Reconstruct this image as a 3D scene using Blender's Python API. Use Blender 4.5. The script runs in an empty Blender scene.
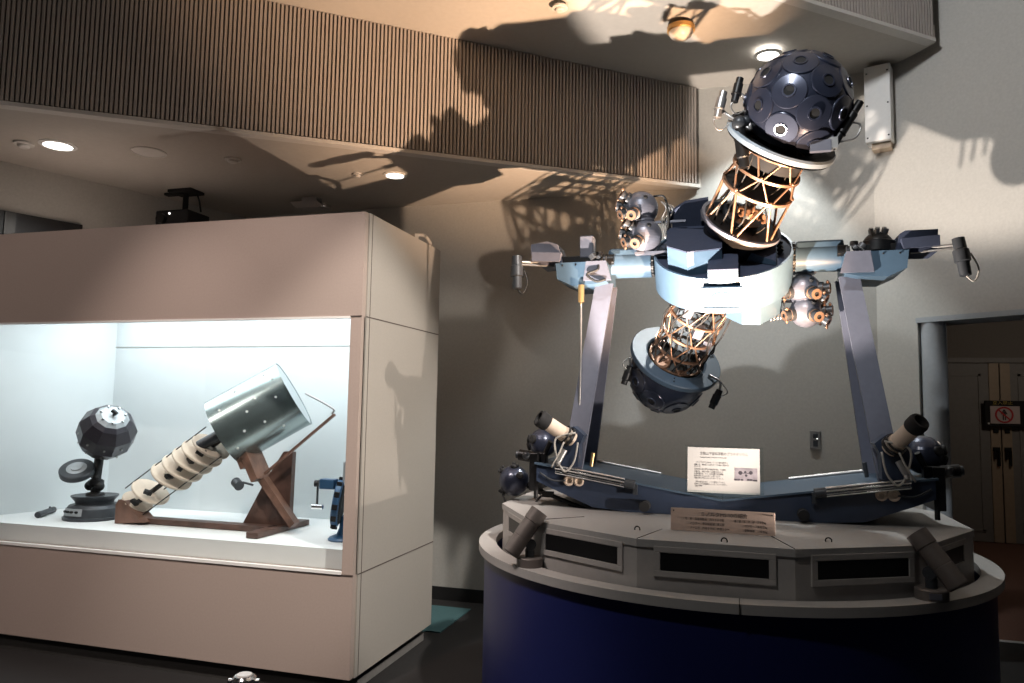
import bpy, bmesh, math, random
from mathutils import Vector, Matrix, Quaternion
random.seed(7)
S = bpy.context.scene
COL = S.collection
PI = math.pi
sin, cos = math.sin, math.cos
def V(*a): return Vector(a)

# ------------------------------------------------------------------ materials
def mat(name, col, rough=.5, metal=0., noise=0., nscale=40., bump=0., bscale=200., emit=None, estr=0., coat=0., spec=.5):
    m = bpy.data.materials.new(name); m.use_nodes = True
    nt = m.node_tree; b = nt.nodes['Principled BSDF']
    b.inputs['Base Color'].default_value = (*col, 1); b.inputs['Roughness'].default_value = rough
    b.inputs['Metallic'].default_value = metal; b.inputs['Specular IOR Level'].default_value = spec
    if coat: b.inputs['Coat Weight'].default_value = coat; b.inputs['Coat Roughness'].default_value = .15
    if emit: b.inputs['Emission Color'].default_value = (*emit, 1); b.inputs['Emission Strength'].default_value = estr
    tc = nt.nodes.new('ShaderNodeTexCoord')
    if noise:
        n = nt.nodes.new('ShaderNodeTexNoise'); n.inputs['Scale'].default_value = nscale; n.inputs['Detail'].default_value = 4
        r = nt.nodes.new('ShaderNodeValToRGB')
        r.color_ramp.elements[0].position = .3; r.color_ramp.elements[1].position = .7
        r.color_ramp.elements[0].color = (*[c * (1 - noise) for c in col], 1)
        r.color_ramp.elements[1].color = (*[min(1, c * (1 + noise)) for c in col], 1)
        nt.links.new(tc.outputs['Object'], n.inputs['Vector']); nt.links.new(n.outputs['Fac'], r.inputs['Fac'])
        nt.links.new(r.outputs['Color'], b.inputs['Base Color'])
    if bump:
        n2 = nt.nodes.new('ShaderNodeTexNoise'); n2.inputs['Scale'].default_value = bscale; n2.inputs['Detail'].default_value = 3
        bp = nt.nodes.new('ShaderNodeBump'); bp.inputs['Strength'].default_value = bump; bp.inputs['Distance'].default_value = .002
        nt.links.new(tc.outputs['Object'], n2.inputs['Vector']); nt.links.new(n2.outputs['Fac'], bp.inputs['Height'])
        nt.links.new(bp.outputs['Normal'], b.inputs['Normal'])
    return m

M = {}
M['wall'] = mat('wall_paint', (.485, .475, .445), .85, noise=.05, nscale=60, bump=.35, bscale=220)
M['ceil'] = mat('ceiling_paint', (.50, .47, .43), .9, noise=.03, nscale=30)
M['rib'] = mat('acoustic_rib_paint', (.43, .39, .36), .7, noise=.04)
M['ribback'] = mat('rib_back_dark', (.12, .11, .10), .95, noise=.2)  # back of the rib panel, in a darker tone than the ribs
M['trim'] = mat('white_trim', (.62, .60, .57), .6, noise=.03)
M['carpet'] = mat('dark_carpet', (.011, .010, .010), .95, noise=.35, nscale=300, bump=.6, bscale=500)
M['redfloor'] = mat('brown_carpet', (.17, .085, .06), .9, noise=.2, nscale=90, bump=.3)
M['base'] = mat('black_baseboard', (.012, .012, .013), .6, noise=.1)
M['corr'] = mat('corridor_paint', (.22, .20, .18), .9, noise=.05)
M['door'] = mat('door_laminate', (.26, .25, .24), .6, noise=.05, nscale=20)
M['doortan'] = mat('door_stile', (.42, .33, .24), .55, noise=.05, nscale=20)
M['jamb'] = mat('grey_column', (.37, .40, .43), .7, noise=.04)
M['case'] = mat('beige_laminate', (.40, .325, .285), .55, noise=.03, nscale=90, bump=.05)
M['caseside'] = mat('beige_laminate_side', (.40, .37, .33), .55, noise=.03, nscale=90, bump=.05)
M['seam'] = mat('panel_joint', (.10, .08, .07), .8, noise=.1)
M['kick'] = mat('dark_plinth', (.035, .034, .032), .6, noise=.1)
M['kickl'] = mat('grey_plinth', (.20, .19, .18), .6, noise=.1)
M['casein'] = mat('white_case_lining', (.74, .78, .79), .75, noise=.015, nscale=12)
M['plat'] = mat('white_platform', (.78, .80, .80), .7, noise=.015, nscale=14)
M['alu'] = mat('aluminium', (.75, .76, .77), .3, 1., noise=.04)
M['navy'] = mat('navy_drum_laminate', (.012, .018, .11), .38, noise=.08, nscale=120)
M['rim'] = mat('grey_rim_laminate', (.42, .41, .40), .6, noise=.03, nscale=50)
M['console'] = mat('grey_console_paint', (.42, .40, .385), .6, noise=.05, nscale=25)
M['slate'] = mat('slate_blue_enamel', (.058, .090, .130), .42, noise=.05, nscale=35, bump=.06, bscale=400)
M['lilac'] = mat('lilac_grey_enamel', (.125, .132, .17), .42, noise=.05, nscale=35)
M['pale'] = mat('lit_blue_enamel', (.30, .36, .42), .42, noise=.04, nscale=35)  # paler copy of the mid blue; the flange edge's light is in the colour
M['lslate'] = mat('mid_blue_enamel', (.062, .108, .162), .42, noise=.04, nscale=35)
M['dslate'] = mat('dark_slate_enamel', (.045, .055, .088), .8, spec=.12, noise=.06, nscale=40)
M['beam'] = mat('dark_beam_enamel', (.028, .040, .070), .38, noise=.08, nscale=25, bump=.05, bscale=300)  # beam enamel darkened for its shaded front; also the navy housings
M['ball'] = mat('dark_blue_metal', (.036, .043, .072), .33, .45, noise=.06, nscale=30, coat=.3)
M['silver'] = mat('lavender_silver', (.175, .18, .22), .36, .35, noise=.05, nscale=40)
M['black'] = mat('black_metal', (.012, .012, .013), .42, .3, noise=.15)
M['blackm'] = mat('matte_black', (.010, .010, .011), .8, noise=.15)
M['copper'] = mat('copper_rod', (.30, .18, .12), .40, .6, noise=.1, nscale=60)
M['brass'] = mat('brass', (.70, .48, .22), .35, .9, noise=.08)
M['chrome'] = mat('chrome', (.75, .75, .76), .13, 1., noise=.03)
M['steel'] = mat('grey_machined_steel', (.42, .41, .40), .38, .8, noise=.08)
M['cream'] = mat('cream_enamel', (.62, .50, .40), .5, noise=.04)
M['white'] = mat('white_enamel', (.80, .80, .78), .5, noise=.02)
M['cable'] = mat('pale_cable', (.40, .38, .35), .6, noise=.05)
M['bcable'] = mat('black_cable', (.015, .015, .015), .6, noise=.1)
M['spotgrey'] = mat('bronze_grey_lamp', (.17, .15, .14), .48, .3, noise=.06)
M['paper'] = mat('sign_paper', (.56, .53, .50), .7, noise=.01)
M['plate'] = mat('pinkish_plate', (.58, .44, .37), .6, noise=.04, nscale=80)
M['ink'] = mat('ink', (.07, .06, .06), .8, noise=.1)
M['inkgrey'] = mat('grey_ink', (.12, .11, .11), .8, noise=.1)
M['photo'] = mat('photo_print', (.32, .28, .30), .6, noise=.3, nscale=30)
M['photod'] = mat('photo_dark', (.06, .05, .06), .6, noise=.3, nscale=60)
M['red'] = mat('red_print', (.55, .04, .05), .6, noise=.05)
M['pinkpaper'] = mat('pale_pink_paper', (.62, .52, .50), .7, noise=.03)
M['yellow'] = mat('yellow_print', (.65, .48, .10), .6, noise=.05)
M['wood'] = mat('dark_brown_wood', (.085, .045, .034), .5, noise=.35, nscale=14)
M['wood2'] = mat('mid_brown_wood', (.16, .085, .06), .5, noise=.3, nscale=16)
M['disk'] = mat('pale_wood_disk', (.62, .52, .42), .6, noise=.06, nscale=18)
M['tin'] = mat('tinned_sheet', (.30, .36, .36), .26, .85, noise=.08, nscale=10)
M['gun'] = mat('gunmetal_paint', (.045, .05, .058), .4, .2, noise=.1, nscale=40)
M['plum'] = mat('dark_plum_facets', (.038, .034, .043), .3, .1, noise=.15, nscale=25)
M['frost'] = mat('worn_silver_cap', (.42, .45, .47), .4, .25, noise=.08)
M['bluem'] = mat('royal_blue_enamel', (.04, .11, .22), .35, noise=.08, nscale=40)
M['teal'] = mat('teal_mat', (.05, .12, .13), .9, noise=.15, nscale=100)
M['amber'] = mat('amber_ring', (.60, .33, .10), .4, .3, noise=.05)
M['domeglass'] = mat('opal_dome', (.75, .66, .55), .25, noise=.02)
M['dark'] = mat('dark_void_panel', (.010, .010, .011), .35, noise=.1)
M['lamp'] = mat('lit_lamp', (1, 1, 1), .5, emit=(1., .95, .88), estr=9.)
M['tube'] = mat('lit_diffuser', (1, 1, 1), .5, emit=(.90, .97, 1.), estr=2.6)
M['led'] = mat('lit_led', (1, 1, 1), .5, emit=(1, .95, .9), estr=2.)
def glassmat(name, tint=(1, 1, 1), refl=1.):
    m = bpy.data.materials.new(name); m.use_nodes = True; nt = m.node_tree
    nt.nodes.remove(nt.nodes['Principled BSDF']); out = nt.nodes['Material Output']
    tr = nt.nodes.new('ShaderNodeBsdfTransparent'); tr.inputs['Color'].default_value = (*tint, 1)
    gl = nt.nodes.new('ShaderNodeBsdfGlossy'); gl.inputs['Roughness'].default_value = .01
    fr = nt.nodes.new('ShaderNodeFresnel'); fr.inputs['IOR'].default_value = 1.4
    ge = nt.nodes.new('ShaderNodeNewGeometry'); mp = nt.nodes.new('ShaderNodeMapRange'); mp.inputs['To Min'].default_value = 1.4; mp.inputs['To Max'].default_value = 1 / 1.4
    nt.links.new(ge.outputs['Backfacing'], mp.inputs['Value']); nt.links.new(mp.outputs['Result'], fr.inputs['IOR'])
    mx = nt.nodes.new('ShaderNodeMixShader')
    nt.links.new(fr.outputs['Fac'], mx.inputs['Fac']); nt.links.new(tr.outputs['BSDF'], mx.inputs[1])
    nt.links.new(gl.outputs['BSDF'], mx.inputs[2]); nt.links.new(mx.outputs['Shader'], out.inputs['Surface'])
    return m
M['glass'] = glassmat('clear_glass', (.96, .98, .98))

# ------------------------------------------------------------------ mesh builder
def frame(z, x=None):
    z = Vector(z).normalized()
    x = Vector(x) if x is not None else (V(1, 0, 0) if abs(z.x) < .9 else V(0, 1, 0))
    x = (x - z * x.dot(z)).normalized(); y = z.cross(x)
    return Matrix((x, y, z)).transposed()
def M4(origin, z, x=None):
    m = frame(z, x).to_4x4(); m.translation = Vector(origin); return m
def RZ(a): return Matrix.Rotation(a, 4, 'Z')

class MB:
    def __init__(s, mtx=None): s.v = []; s.f = []; s.sm = []; s.M = mtx or Matrix.Identity(4)
    def add(s, vs, fs, smooth=False, mtx=None):
        k = len(s.v); m = s.M @ mtx if mtx is not None else s.M
        s.v += [m @ Vector(p) for p in vs]
        s.f += [tuple(i + k for i in f) for f in fs]; s.sm += [smooth] * len(fs); return s
    def box(s, c, d, mtx=None, bev=0.):
        x, y, z = d[0] / 2, d[1] / 2, d[2] / 2
        if bev <= 0 or min(x, y, z) < bev * 1.2:
            vs = [(c[0] + i * x, c[1] + j * y, c[2] + k * z) for i in (-1, 1) for j in (-1, 1) for k in (-1, 1)]
            return s.add(vs, [(0, 1, 3, 2), (4, 6, 7, 5), (0, 4, 5, 1), (2, 3, 7, 6), (0, 2, 6, 4), (1, 5, 7, 3)], False, mtx)
        bm = bmesh.new(); bmesh.ops.create_cube(bm, size=1)
        for q in bm.verts: q.co = V(q.co.x * d[0] + c[0], q.co.y * d[1] + c[1], q.co.z * d[2] + c[2])
        bmesh.ops.bevel(bm, geom=list(bm.edges), offset=bev, segments=2, affect='EDGES', profile=.5)
        bm.verts.index_update()
        s.add([q.co.copy() for q in bm.verts], [[q.index for q in f.verts] for f in bm.faces], False, mtx); bm.free(); return s
    def lathe(s, prof, n=32, mtx=None, smooth=True, closed=False):
        # prof: list of (r, z); axis local Z; doubled points give hard edges
        vs = []; fs = []; segs = list(zip(prof[:-1], prof[1:]))
        if closed: segs.append((prof[-1], prof[0]))
        for (r0, z0), (r1, z1) in segs:
            if abs(r0 - r1) < 1e-9 and abs(z0 - z1) < 1e-9: continue
            k = len(vs)
            def ringv(r, z): return [(0, 0, z)] if r < 1e-6 else [(r * cos(2 * PI * i / n), r * sin(2 * PI * i / n), z) for i in range(n)]
            A, B = ringv(r0, z0), ringv(r1, z1); vs += A + B; m0 = k + len(A)
            for i in range(n):
                j = (i + 1) % n
                if len(A) == 1: fs.append((k, m0 + j, m0 + i))
                elif len(B) == 1: fs.append((k + i, k + j, m0))
                else: fs.append((k + i, k + j, m0 + j, m0 + i))
        return s.add(vs, fs, smooth, mtx)
    def cyl(s, a, b, r, r2=None, n=20, cap=True, smooth=True):
        a = Vector(a); b = Vector(b); L = (b - a).length; r2 = r if r2 is None else r2
        p = ([(0, 0)] if cap else []) + [(r, 0), (r2, L)] + ([(0, L)] if cap else [])
        return s.lathe(p, n, M4(a, b - a), smooth)
    def rod(s, a, b, r, n=8): return s.cyl(a, b, r, n=n)
    def sphere(s, c, r, n=32, k=16, mtx=None, a0=0., a1=PI):
        return s.lathe([(r * sin(a0 + (a1 - a0) * i / k), r * cos(a0 + (a1 - a0) * i / k)) for i in range(k + 1)], n, (mtx or Matrix.Identity(4)) @ Matrix.Translation(c))
    def torus(s, c, z, R, r, n=36, k=10):
        return s.lathe([(R + r * cos(2 * PI * i / k), r * sin(2 * PI * i / k)) for i in range(k)], n, M4(c, z), True, True)
    def prism(s, poly, y0, y1, mtx=None):
        # poly in XZ, extruded along Y
        n = len(poly); vs = [(x, y0, z) for x, z in poly] + [(x, y1, z) for x, z in poly]
        fs = [tuple(range(n)), tuple(range(2 * n - 1, n - 1, -1))] + [(i, i + n, (i + 1) % n + n, (i + 1) % n) for i in range(n)]
        return s.add(vs, fs, False, mtx)
    def slab(s, poly, z0, z1, mtx=None):
        n = len(poly); vs = [(x, y, z0) for x, y in poly] + [(x, y, z1) for x, y in poly]
        fs = [tuple(range(n - 1, -1, -1)), tuple(range(n, 2 * n))] + [(i, (i + 1) % n, (i + 1) % n + n, i + n) for i in range(n)]
        return s.add(vs, fs, False, mtx)
    def tube(s, pts, r, n=8, sub=6):
        P = [Vector(p) for p in pts]
        if len(P) > 2 and sub > 1:
            Q = []
            E = [P[0] * 2 - P[1]] + P + [P[-1] * 2 - P[-2]]
            for i in range(1, len(E) - 2):
                for k in range(sub):
                    t = k / sub; a, b, c, d = E[i - 1], E[i], E[i + 1], E[i + 2]
                    Q.append(.5 * ((2 * b) + (c - a) * t + (2 * a - 5 * b + 4 * c - d) * t * t + (3 * b - a - 3 * c + d) * t ** 3))
            P = Q + [P[-1]]
        vs = []; fs = []; up = None
        for i, p in enumerate(P):
            t = (P[min(i + 1, len(P) - 1)] - P[max(i - 1, 0)]).normalized()
            if up is None: up = V(0, 0, 1) if abs(t.z) < .9 else V(1, 0, 0)
            x = (up - t * up.dot(t)); x = x.normalized() if x.length > 1e-5 else V(1, 0, 0).cross(t).normalized(); up = x; y = t.cross(x)
            vs += [p + x * r * cos(2 * PI * j / n) + y * r * sin(2 * PI * j / n) for j in range(n)]
        for i in range(len(P) - 1):
            for j in range(n): fs.append((i * n + j, i * n + (j + 1) % n, (i + 1) * n + (j + 1) % n, (i + 1) * n + j))
        k = len(P) - 1
        fs += [tuple(range(n - 1, -1, -1)), tuple(k * n + j for j in range(n))]
        return s.add(vs, fs, True)

def worldloc(o):
    l = Vector(o.location)
    while o.parent: o = o.parent; l += o.location
    return l
def obj(name, mb, m, parent=None, at=None, label=None, autosmooth=True):
    me = bpy.data.meshes.new(name)
    org = worldloc(parent) if parent else (Vector(at) if at is not None else V(0, 0, 0))
    me.from_pydata([tuple(v - org) for v in mb.v], [], mb.f); me.polygons.foreach_set('use_smooth', mb.sm)
    bm = bmesh.new(); bm.from_mesh(me); bmesh.ops.recalc_face_normals(bm, faces=bm.faces); bm.to_mesh(me); bm.free()
    me.materials.append(M[m] if isinstance(m, str) else m); me.update()
    o = bpy.data.objects.new(name, me); COL.objects.link(o)
    if parent: o.parent = parent
    else: o.location = org
    if label: o['label'] = label
    return o
def thing(name, label, cat, loc, group=None):
    o = bpy.data.objects.new(name, None); COL.objects.link(o); o.location = loc; o.empty_display_size = .1
    o['label'] = label; o['category'] = cat
    if group: o['group'] = group
    return o
def tag(o, label, cat, group=None):
    o['label'] = label; o['category'] = cat
    if group: o['group'] = group
    return o
def struct(name, mb, m, parent=None, label=None):
    o = obj(name, mb, m, parent)
    if not parent: o['kind'] = 'structure'
    if label: o['label'] = label
    return o
def text(name, body, size, mtx, m, parent, align='LEFT', depth=.0006, squeeze=1.):
    c = bpy.data.curves.new(name, 'FONT'); c.body = body; c.size = size; c.extrude = depth; c.align_x = align; c.resolution_u = 2
    t = bpy.data.objects.new(name, c); COL.objects.link(t)
    dg = bpy.context.evaluated_depsgraph_get(); me = bpy.data.meshes.new_from_object(t.evaluated_get(dg))
    bpy.data.objects.remove(t); bpy.data.curves.remove(c)
    me.transform(Matrix.Translation(-worldloc(parent)) @ mtx @ Matrix.Diagonal((squeeze, 1, 1, 1)))
    me.materials.clear(); me.materials.append(M[m])
    o = bpy.data.objects.new(name, me); COL.objects.link(o); o.parent = parent; return o

# ------------------------------------------------------------------ camera
EYE = V(0, 0, 1.55)
F = 750.
vy = V(735 - 512, 409 - 341.5, F).normalized()
vx = -V(-2100 - 512, 360 - 341.5, F); vx = (vx - vy * vx.dot(vy)).normalized(); vz = vx.cross(vy)
right = V(vx.x, vy.x, vz.x); down = V(vx.y, vy.y, vz.y); fwd = V(vx.z, vy.z, vz.z)
cd = bpy.data.cameras.new('camera'); cam = bpy.data.objects.new('camera', cd); COL.objects.link(cam)
cam.matrix_world = Matrix((right, -down, -fwd)).transposed().to_4x4(); cam.location = EYE
cd.sensor_width = 36; cd.lens = 36 * F / 1024; cd.clip_start = .05
S.camera = cam

# ------------------------------------------------------------------ room shell
YW = 5.72; H1 = 3.21; H2 = 3.98; H3 = 4.80
fd = V(.827, .562, 0).normalized(); f1 = V(-.234, 5.72, 0); f0 = f1 - fd * 8.2       # first ribbed step
gd = V(.787, .617, 0).normalized(); g1 = V(1.285, 5.35, 0); g0 = g1 - gd * 7.6      # second ribbed step
wc = V(.957, 5.72, 0); wd = V(.783, -.622, 0).normalized(); wn = V(-.622, -.783, 0).normalized()   # right wall
la = V(-4.24, 5.72, 0); ld = V(-.376, -.927, 0).normalized()                          # left wall

mb = MB(); mb.slab([(-7.5, -4), (5.5, -4), (5.5, 6.02), (-7.5, 6.02)], -.1, 0); struct('floor', mb, 'carpet')
mb = MB(); mb.slab([(1.0, 6.02), (5.5, 6.02), (5.5, 10.7), (1.0, 10.7)], -.1, 0); struct('floor_corridor', mb, 'redfloor')
mb = MB(); mb.box((3.2, 6.02, .004), (3.6, .02, .008)); struct('trim_1', mb, 'trim')
mb = MB(); mb.slab([(la.x - .1, YW), (wc.x, YW), (wc.x + .1, YW + .12), (la.x - .1, YW + .12)], 0, H2 + .1); struct('wall_back', mb, 'wall')
mb = MB(); mb.box((-1.65, YW - .006, .05), (5.1, .012, .1)); struct('baseboard_back', mb, 'base')
# left wall with a dark glazed band
l0 = la; l1 = la + ld * 8
nl = V(ld.y, -ld.x, 0); nl = nl if nl.x < 0 else -nl
mb = MB(); mb.slab([l0.xy, l1.xy, (l1 + nl * .12).xy, (l0 + nl * .12).xy], 0, H3); struct('wall_left', mb, 'wall')
mb = MB(); a = la + ld * 1.38 - nl * .03; b = la + ld * 3.6 - nl * .03
mb.slab([a.xy, b.xy, (b + nl * .028).xy, (a + nl * .028).xy], 1.9, 2.855); w1 = struct('window_1', mb, 'dark')
mb = MB()
for k in (1.86, 1.97): 
    q = la + ld * k - nl * .045
    mb.slab([(q + ld * .035).xy, (q - ld * .035).xy, (q - ld * .035 + nl * .014).xy, (q + ld * .035 + nl * .014).xy], 1.9, 2.85)
obj('window_mullion', mb, 'kick', w1)
mb = MB(); mb.slab([l1.xy, (6.5, -4.0), (6.5, -4.2), (l1.x, l1.y - .2)], 0, H3)
def zmid(p): return H2 + .035 * max(0., -(Vector((p[0], p[1], 0)) - f1).dot(fd))
# soffit / stepped ceilings
mb = MB(); mb.slab([f0.xy, f1.xy, (-4.15, YW), (-8.5, YW), (-9.5, 1)], H1, H1 + .12); struct('ceiling_low', mb, 'ceil')
mp_ = [f0, g0 - gd * .8, g1, wc + V(.05, .05, 0), V(f1.x - .1, YW + .05, 0)]
mb = MB(); mb.add([(p.x, p.y, zmid(p)) for p in mp_] + [(p.x, p.y, zmid(p) + .12) for p in mp_], [(0, 1, 2), (0, 2, 3), (0, 3, 4), (7, 6, 5), (8, 7, 5), (9, 8, 5)] + [(i, (i + 1) % 5, (i + 1) % 5 + 5, i + 5) for i in range(5)]); struct('ceiling_middle', mb, 'ceil')
mb = MB(); mb.slab([(-8, -4), (6.5, -4), (6.5, 3.5), (g1 + V(.3, .3, 0)).xy, (g0 - V(.3, -.3, 0)).xy, (-8, .2)], H3, H3 + .12); struct('ceiling_high', mb, 'ceil')
def ribbed(name, p0, p1, d, zb, zt, nrm, pitch=.0255):
    # shallow vertical ribs over a darker back panel with a flat trim along the bottom
    L = (p1 - p0).length
    def wedge(mb, a_, b_, c_, e_, lift=0.):
        q = [a_, b_, c_, e_]; mb.add([(p.x, p.y, zb(p) + lift) for p in q] + [(p.x, p.y, zt(p)) for p in q], [(3, 2, 1, 0), (4, 5, 6, 7)] + [(i, (i + 1) % 4, (i + 1) % 4 + 4, i + 4) for i in range(4)])
    mb = MB(); wedge(mb, p0, p1, p1 - nrm * .05, p0 - nrm * .05); w = struct(name, mb, 'ribback')
    mb = MB(); n = int(L / pitch)
    for i in range(n):
        c = p0 + d * (pitch * (i + .5)); h = d * .0082
        wedge(mb, c - h, c + h, c + h * .85 + nrm * .014, c - h * .85 + nrm * .014, .028)
    obj('rib_panel', mb, 'rib', w)
    mb = MB(); q = [p0 - nrm * .05, p1 - nrm * .05, p1 + nrm * .022, p0 + nrm * .022]
    mb.add([(p.x, p.y, zb(p) - .004) for p in q] + [(p.x, p.y, zb(p) + .02) for p in q], [(3, 2, 1, 0), (4, 5, 6, 7)] + [(i, (i + 1) % 4, (i + 1) % 4 + 4, i + 4) for i in range(4)])
    obj('edge_strip', mb, 'trim', w)
ribbed('trim_2', f0, f1 - fd * .02, fd, lambda p: H1, zmid, V(fd.y, -fd.x, 0))
ribbed('trim_3', g0, g1 - gd * .02, gd, zmid, lambda p: H3, V(gd.y, -gd.x, 0))
# right wall with the corridor opening
HD = 2.165; s0 = .277; s1 = 2.6
def rw(sa, sb, z0, z1, th=.3):
    a = wc + wd * sa; b = wc + wd * sb
    return MB().slab([a.xy, b.xy, (b - wn * th).xy, (a - wn * th).xy], z0, z1)
struct('wall_right', rw(0, s0, 0, HD), 'wall')
mbw = rw(0, 5.5, HD, H3); struct('wall_right.001', mbw, 'wall')
struct('wall_right.002', rw(s1, 5.5, 0, HD), 'wall')
jc = wc + wd * (s0 + .075) - wn * .06
mb = MB(); mb.lathe([(.075, 0), (.075, HD - .02)], 28, Matrix.Translation((jc.x, jc.y, 0))); cj = struct('trim_4', mb, 'jamb')
a = wc + wd * (s0 - .004) + wn * .016; b = wc + wd * s1 + wn * .016
mb = MB(); mb.slab([a.xy, b.xy, (b - wn * .3).xy, (a - wn * .3).xy], HD - .022, HD + .012); struct('trim_5', mb, 'jamb')
# corridor behind
YD = 10.4
mb = MB(); mb.box((1.22, 8.2, 1.4), (.1, 4.9, 2.8)); struct('wall_corridor', mb, 'corr')
mb = MB(); mb.box((3.3, YD + .16, 1.4), (4.4, .12, 2.8)); struct('wall_corridor_end', mb, 'corr')
mb = MB(); mb.box((3.3, 8.2, 2.75), (4.4, 4.9, .1)); struct('ceiling_corridor', mb, 'corr')
mb = MB(); mb.box((5.45, 8.0, 1.4), (.1, 5.4, 2.8)); struct('wall_corridor_side', mb, 'corr')
mb = MB(); mb.box((3.1, YD + .09, 2.2), (1.75, .06, .06)); mb.box((2.22, YD + .09, 1.1), (.06, .06, 2.2)); mb.box((3.96, YD + .09, 1.1), (.06, .06, 2.2)); struct('trim_6', mb, 'door')
xs = 3.09
for k, (xa, xb) in enumerate(((2.25, xs - .004), (xs + .004, 3.93))):
    mb = MB(); mb.box(((xa + xb) / 2, YD + .09, 1.085), (xb - xa, .05, 2.15)); d = struct('door_%d' % (k + 1), mb, 'door')
    xi = xs - .06 if k == 0 else xs + .06
    mb = MB(); mb.box((xi, YD + .058, 1.085), (.105, .02, 2.15)); obj('door_stile', mb, 'doortan', d, label='tan meeting stile')
    mb = MB(); c = (xa + xb) / 2 + (-.06 if k == 0 else .06); w = .54
    for zz in (.14, 2.02): mb.box((c, YD + .06, zz), (w + .03, .015, .03))
    for xx in (-1, 1): mb.box((c + xx * w / 2, YD + .06, 1.08), (.03, .015, 1.9))
    obj('door_moulding', mb, 'door', d)
    mb = MB(); mb.box((xi, YD + .04, 1.12), (.075, .02, .05), bev=.004); mb.box((xi, YD + .035, 1.34), (.05, .02, .05), bev=.004); mb.rod((xi - .02, YD + .02, 1.0), (xi - .02, YD + .02, 1.12), .014); mb.rod((xi + .02, YD + .02, .92), (xi + .02, YD + .02, 1.1), .016)
    obj('door_handle', mb, 'black', d)

# prohibition sign hung across the door pair
sg = thing('door_sign', 'black framed prohibition sign with red circle hung across the corridor doors', 'sign', (3.12, YD - .02, 1.55))
mb = MB(); mb.box((3.12, YD - .02, 1.55), (.44, .03, .31), bev=.006); obj('sign_frame', mb, 'blackm', sg)
mb = MB(); mb.box((3.11, YD - .038, 1.535), (.31, .006, .21)); obj('notice_paper', mb, 'pinkpaper', sg)
mb = MB(); mb.lathe([(.078, 0), (.098, 0), (.098, .004), (.078, .004)], 40, M4((3.10, YD - .042, 1.535), (0, -1, 0)), False, True)
mb.box((0, 0, 0), (.17, .018, .004), M4((3.10, YD - .0445, 1.535), (0, -1, 0)) @ RZ(-PI / 4)); obj('prohibition_ring', mb, 'red', sg)
mb = MB(); mt = M4((3.10, YD - .0425, 1.535), (0, -1, 0), (1, 0, 0))
mb.lathe([(0, 0), (.013, 0), (.013, .003), (0, .003)], 16, mt @ Matrix.Translation((0, .052, 0)), False)
mb.box((0, .012, .001), (.034, .05, .003), mt)
for sx in (-1, 1):
    mb.box((sx * .011, -.035, .001), (.013, .055, .003), mt); mb.box((sx * .03, .016, .001), (.012, .045, .003), mt @ RZ(sx * .5))
obj('walking_figure', mb, 'ink', sg)
text('lettering', '立入禁止', .045, M4((2.98, YD - .04, 1.663), (0, -1, 0), (1, 0, 0)), 'yellow', sg, squeeze=1.2)
mb = MB(); mb.lathe([(.012, 0), (.012, .004), (0, .004)], 14, M4((2.935, YD - .036, 1.43), (0, -1, 0))); obj('sign_stud', mb, 'white', sg)

# ------------------------------------------------------------------ ceiling and wall fittings
def downlight(x, y, z, r, label, lit=True, group=None):
    t = thing('ceiling_downlight', label, 'ceiling light', (x, y, z), group)
    o = M4((x, y, z), (0, 0, -1))
    mb = MB(); mb.lathe([(r * .86, -.002), (r * 1.12, -.002), (r * 1.14, .004), (r * .88, .01)], 32, o, True, True); obj('trim_ring', mb, 'white', t)
    mb = MB(); mb.lathe([(0, .003), (r * .86, .002)], 32, o); obj('lamp_lens', mb, 'lamp', t)
    return t
downlight(-4.273, 3.767, H1, .10, 'lit recessed downlight in the low ceiling, far left above the display case')
downlight(-2.368, 4.884, H1, .075, 'lit recessed downlight in the low ceiling above the case right end')
downlight(.236, 5.248, 3.976, .082, 'bright recessed downlight in the middle ceiling behind the large star ball')
t = thing('ceiling_speaker', 'pale round flush speaker grille in the low ceiling beside the left downlight', 'speaker', (-3.778, 4.028, H1))
o = M4((-3.778, 4.028, H1), (0, 0, -1))
mb = MB(); mb.lathe([(0, .006), (.095, .006), (.105, .001)], 36, o); obj('grille', mb, 'trim', t)
mb = MB(); mb.torus((-3.778, 4.028, H1 - .002), (0, 0, 1), .108, .005); obj('rim', mb, 'trim', t)
def detector(x, y, z, r, h, name, label, cat, m='trim'):
    t = thing(name, label, cat, (x, y, z)); o = M4((x, y, z), (0, 0, -1))
    mb = MB(); mb.lathe([(r, 0), (r, h * .35), (r * .8, h * .4), (r * .8, h * .4)], 28, o); mb.lathe([(r * .8, h * .4), (r * .6, h * .4)], 28, o); obj('mounting_plate', mb, m, t)
    mb = MB(); mb.lathe([(r * .62, h * .38), (r * .58, h * .8), (r * .4, h), (0, h)], 28, o); obj('sensor_head', mb, 'trim', t)
detector(-3.31, 4.29, H1, .055, .03, 'smoke_detector', 'small round detector in the low ceiling right of the pale speaker grille', 'smoke detector')
detector(-4.463, 3.681, H1, .06, .035, 'smoke_detector', 'round white smoke detector at the far left of the low ceiling', 'smoke detector')
detector(-2.62, 4.79, H1, .035, .03, 'ceiling_sprinkler', 'tiny sprinkler head left of the downlight above the case', 'sprinkler')
detector(-1.028, 4.373, 4.029, .05, .03, 'ceiling_sprinkler', 'small round sprinkler at the top edge of the middle ceiling', 'sprinkler')
t = thing('ceiling_dome_lamp', 'unlit opal dome lamp with amber ring on the middle ceiling', 'ceiling light', (-.316, 4.76, 4.0))
o = M4((-.316, 4.76, 4.001), (0, 0, -1))
mb = MB(); mb.lathe([(.088, 0), (.088, .028), (.08, .034), (.07, .03)], 36, o); obj('ring', mb, 'amber', t)
mb = MB(); mb.lathe([(.078 * cos(i * PI / 20), .03 + .06 * sin(i * PI / 20)) for i in range(11)], 36, o); obj('dome', mb, 'domeglass', t)
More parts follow.
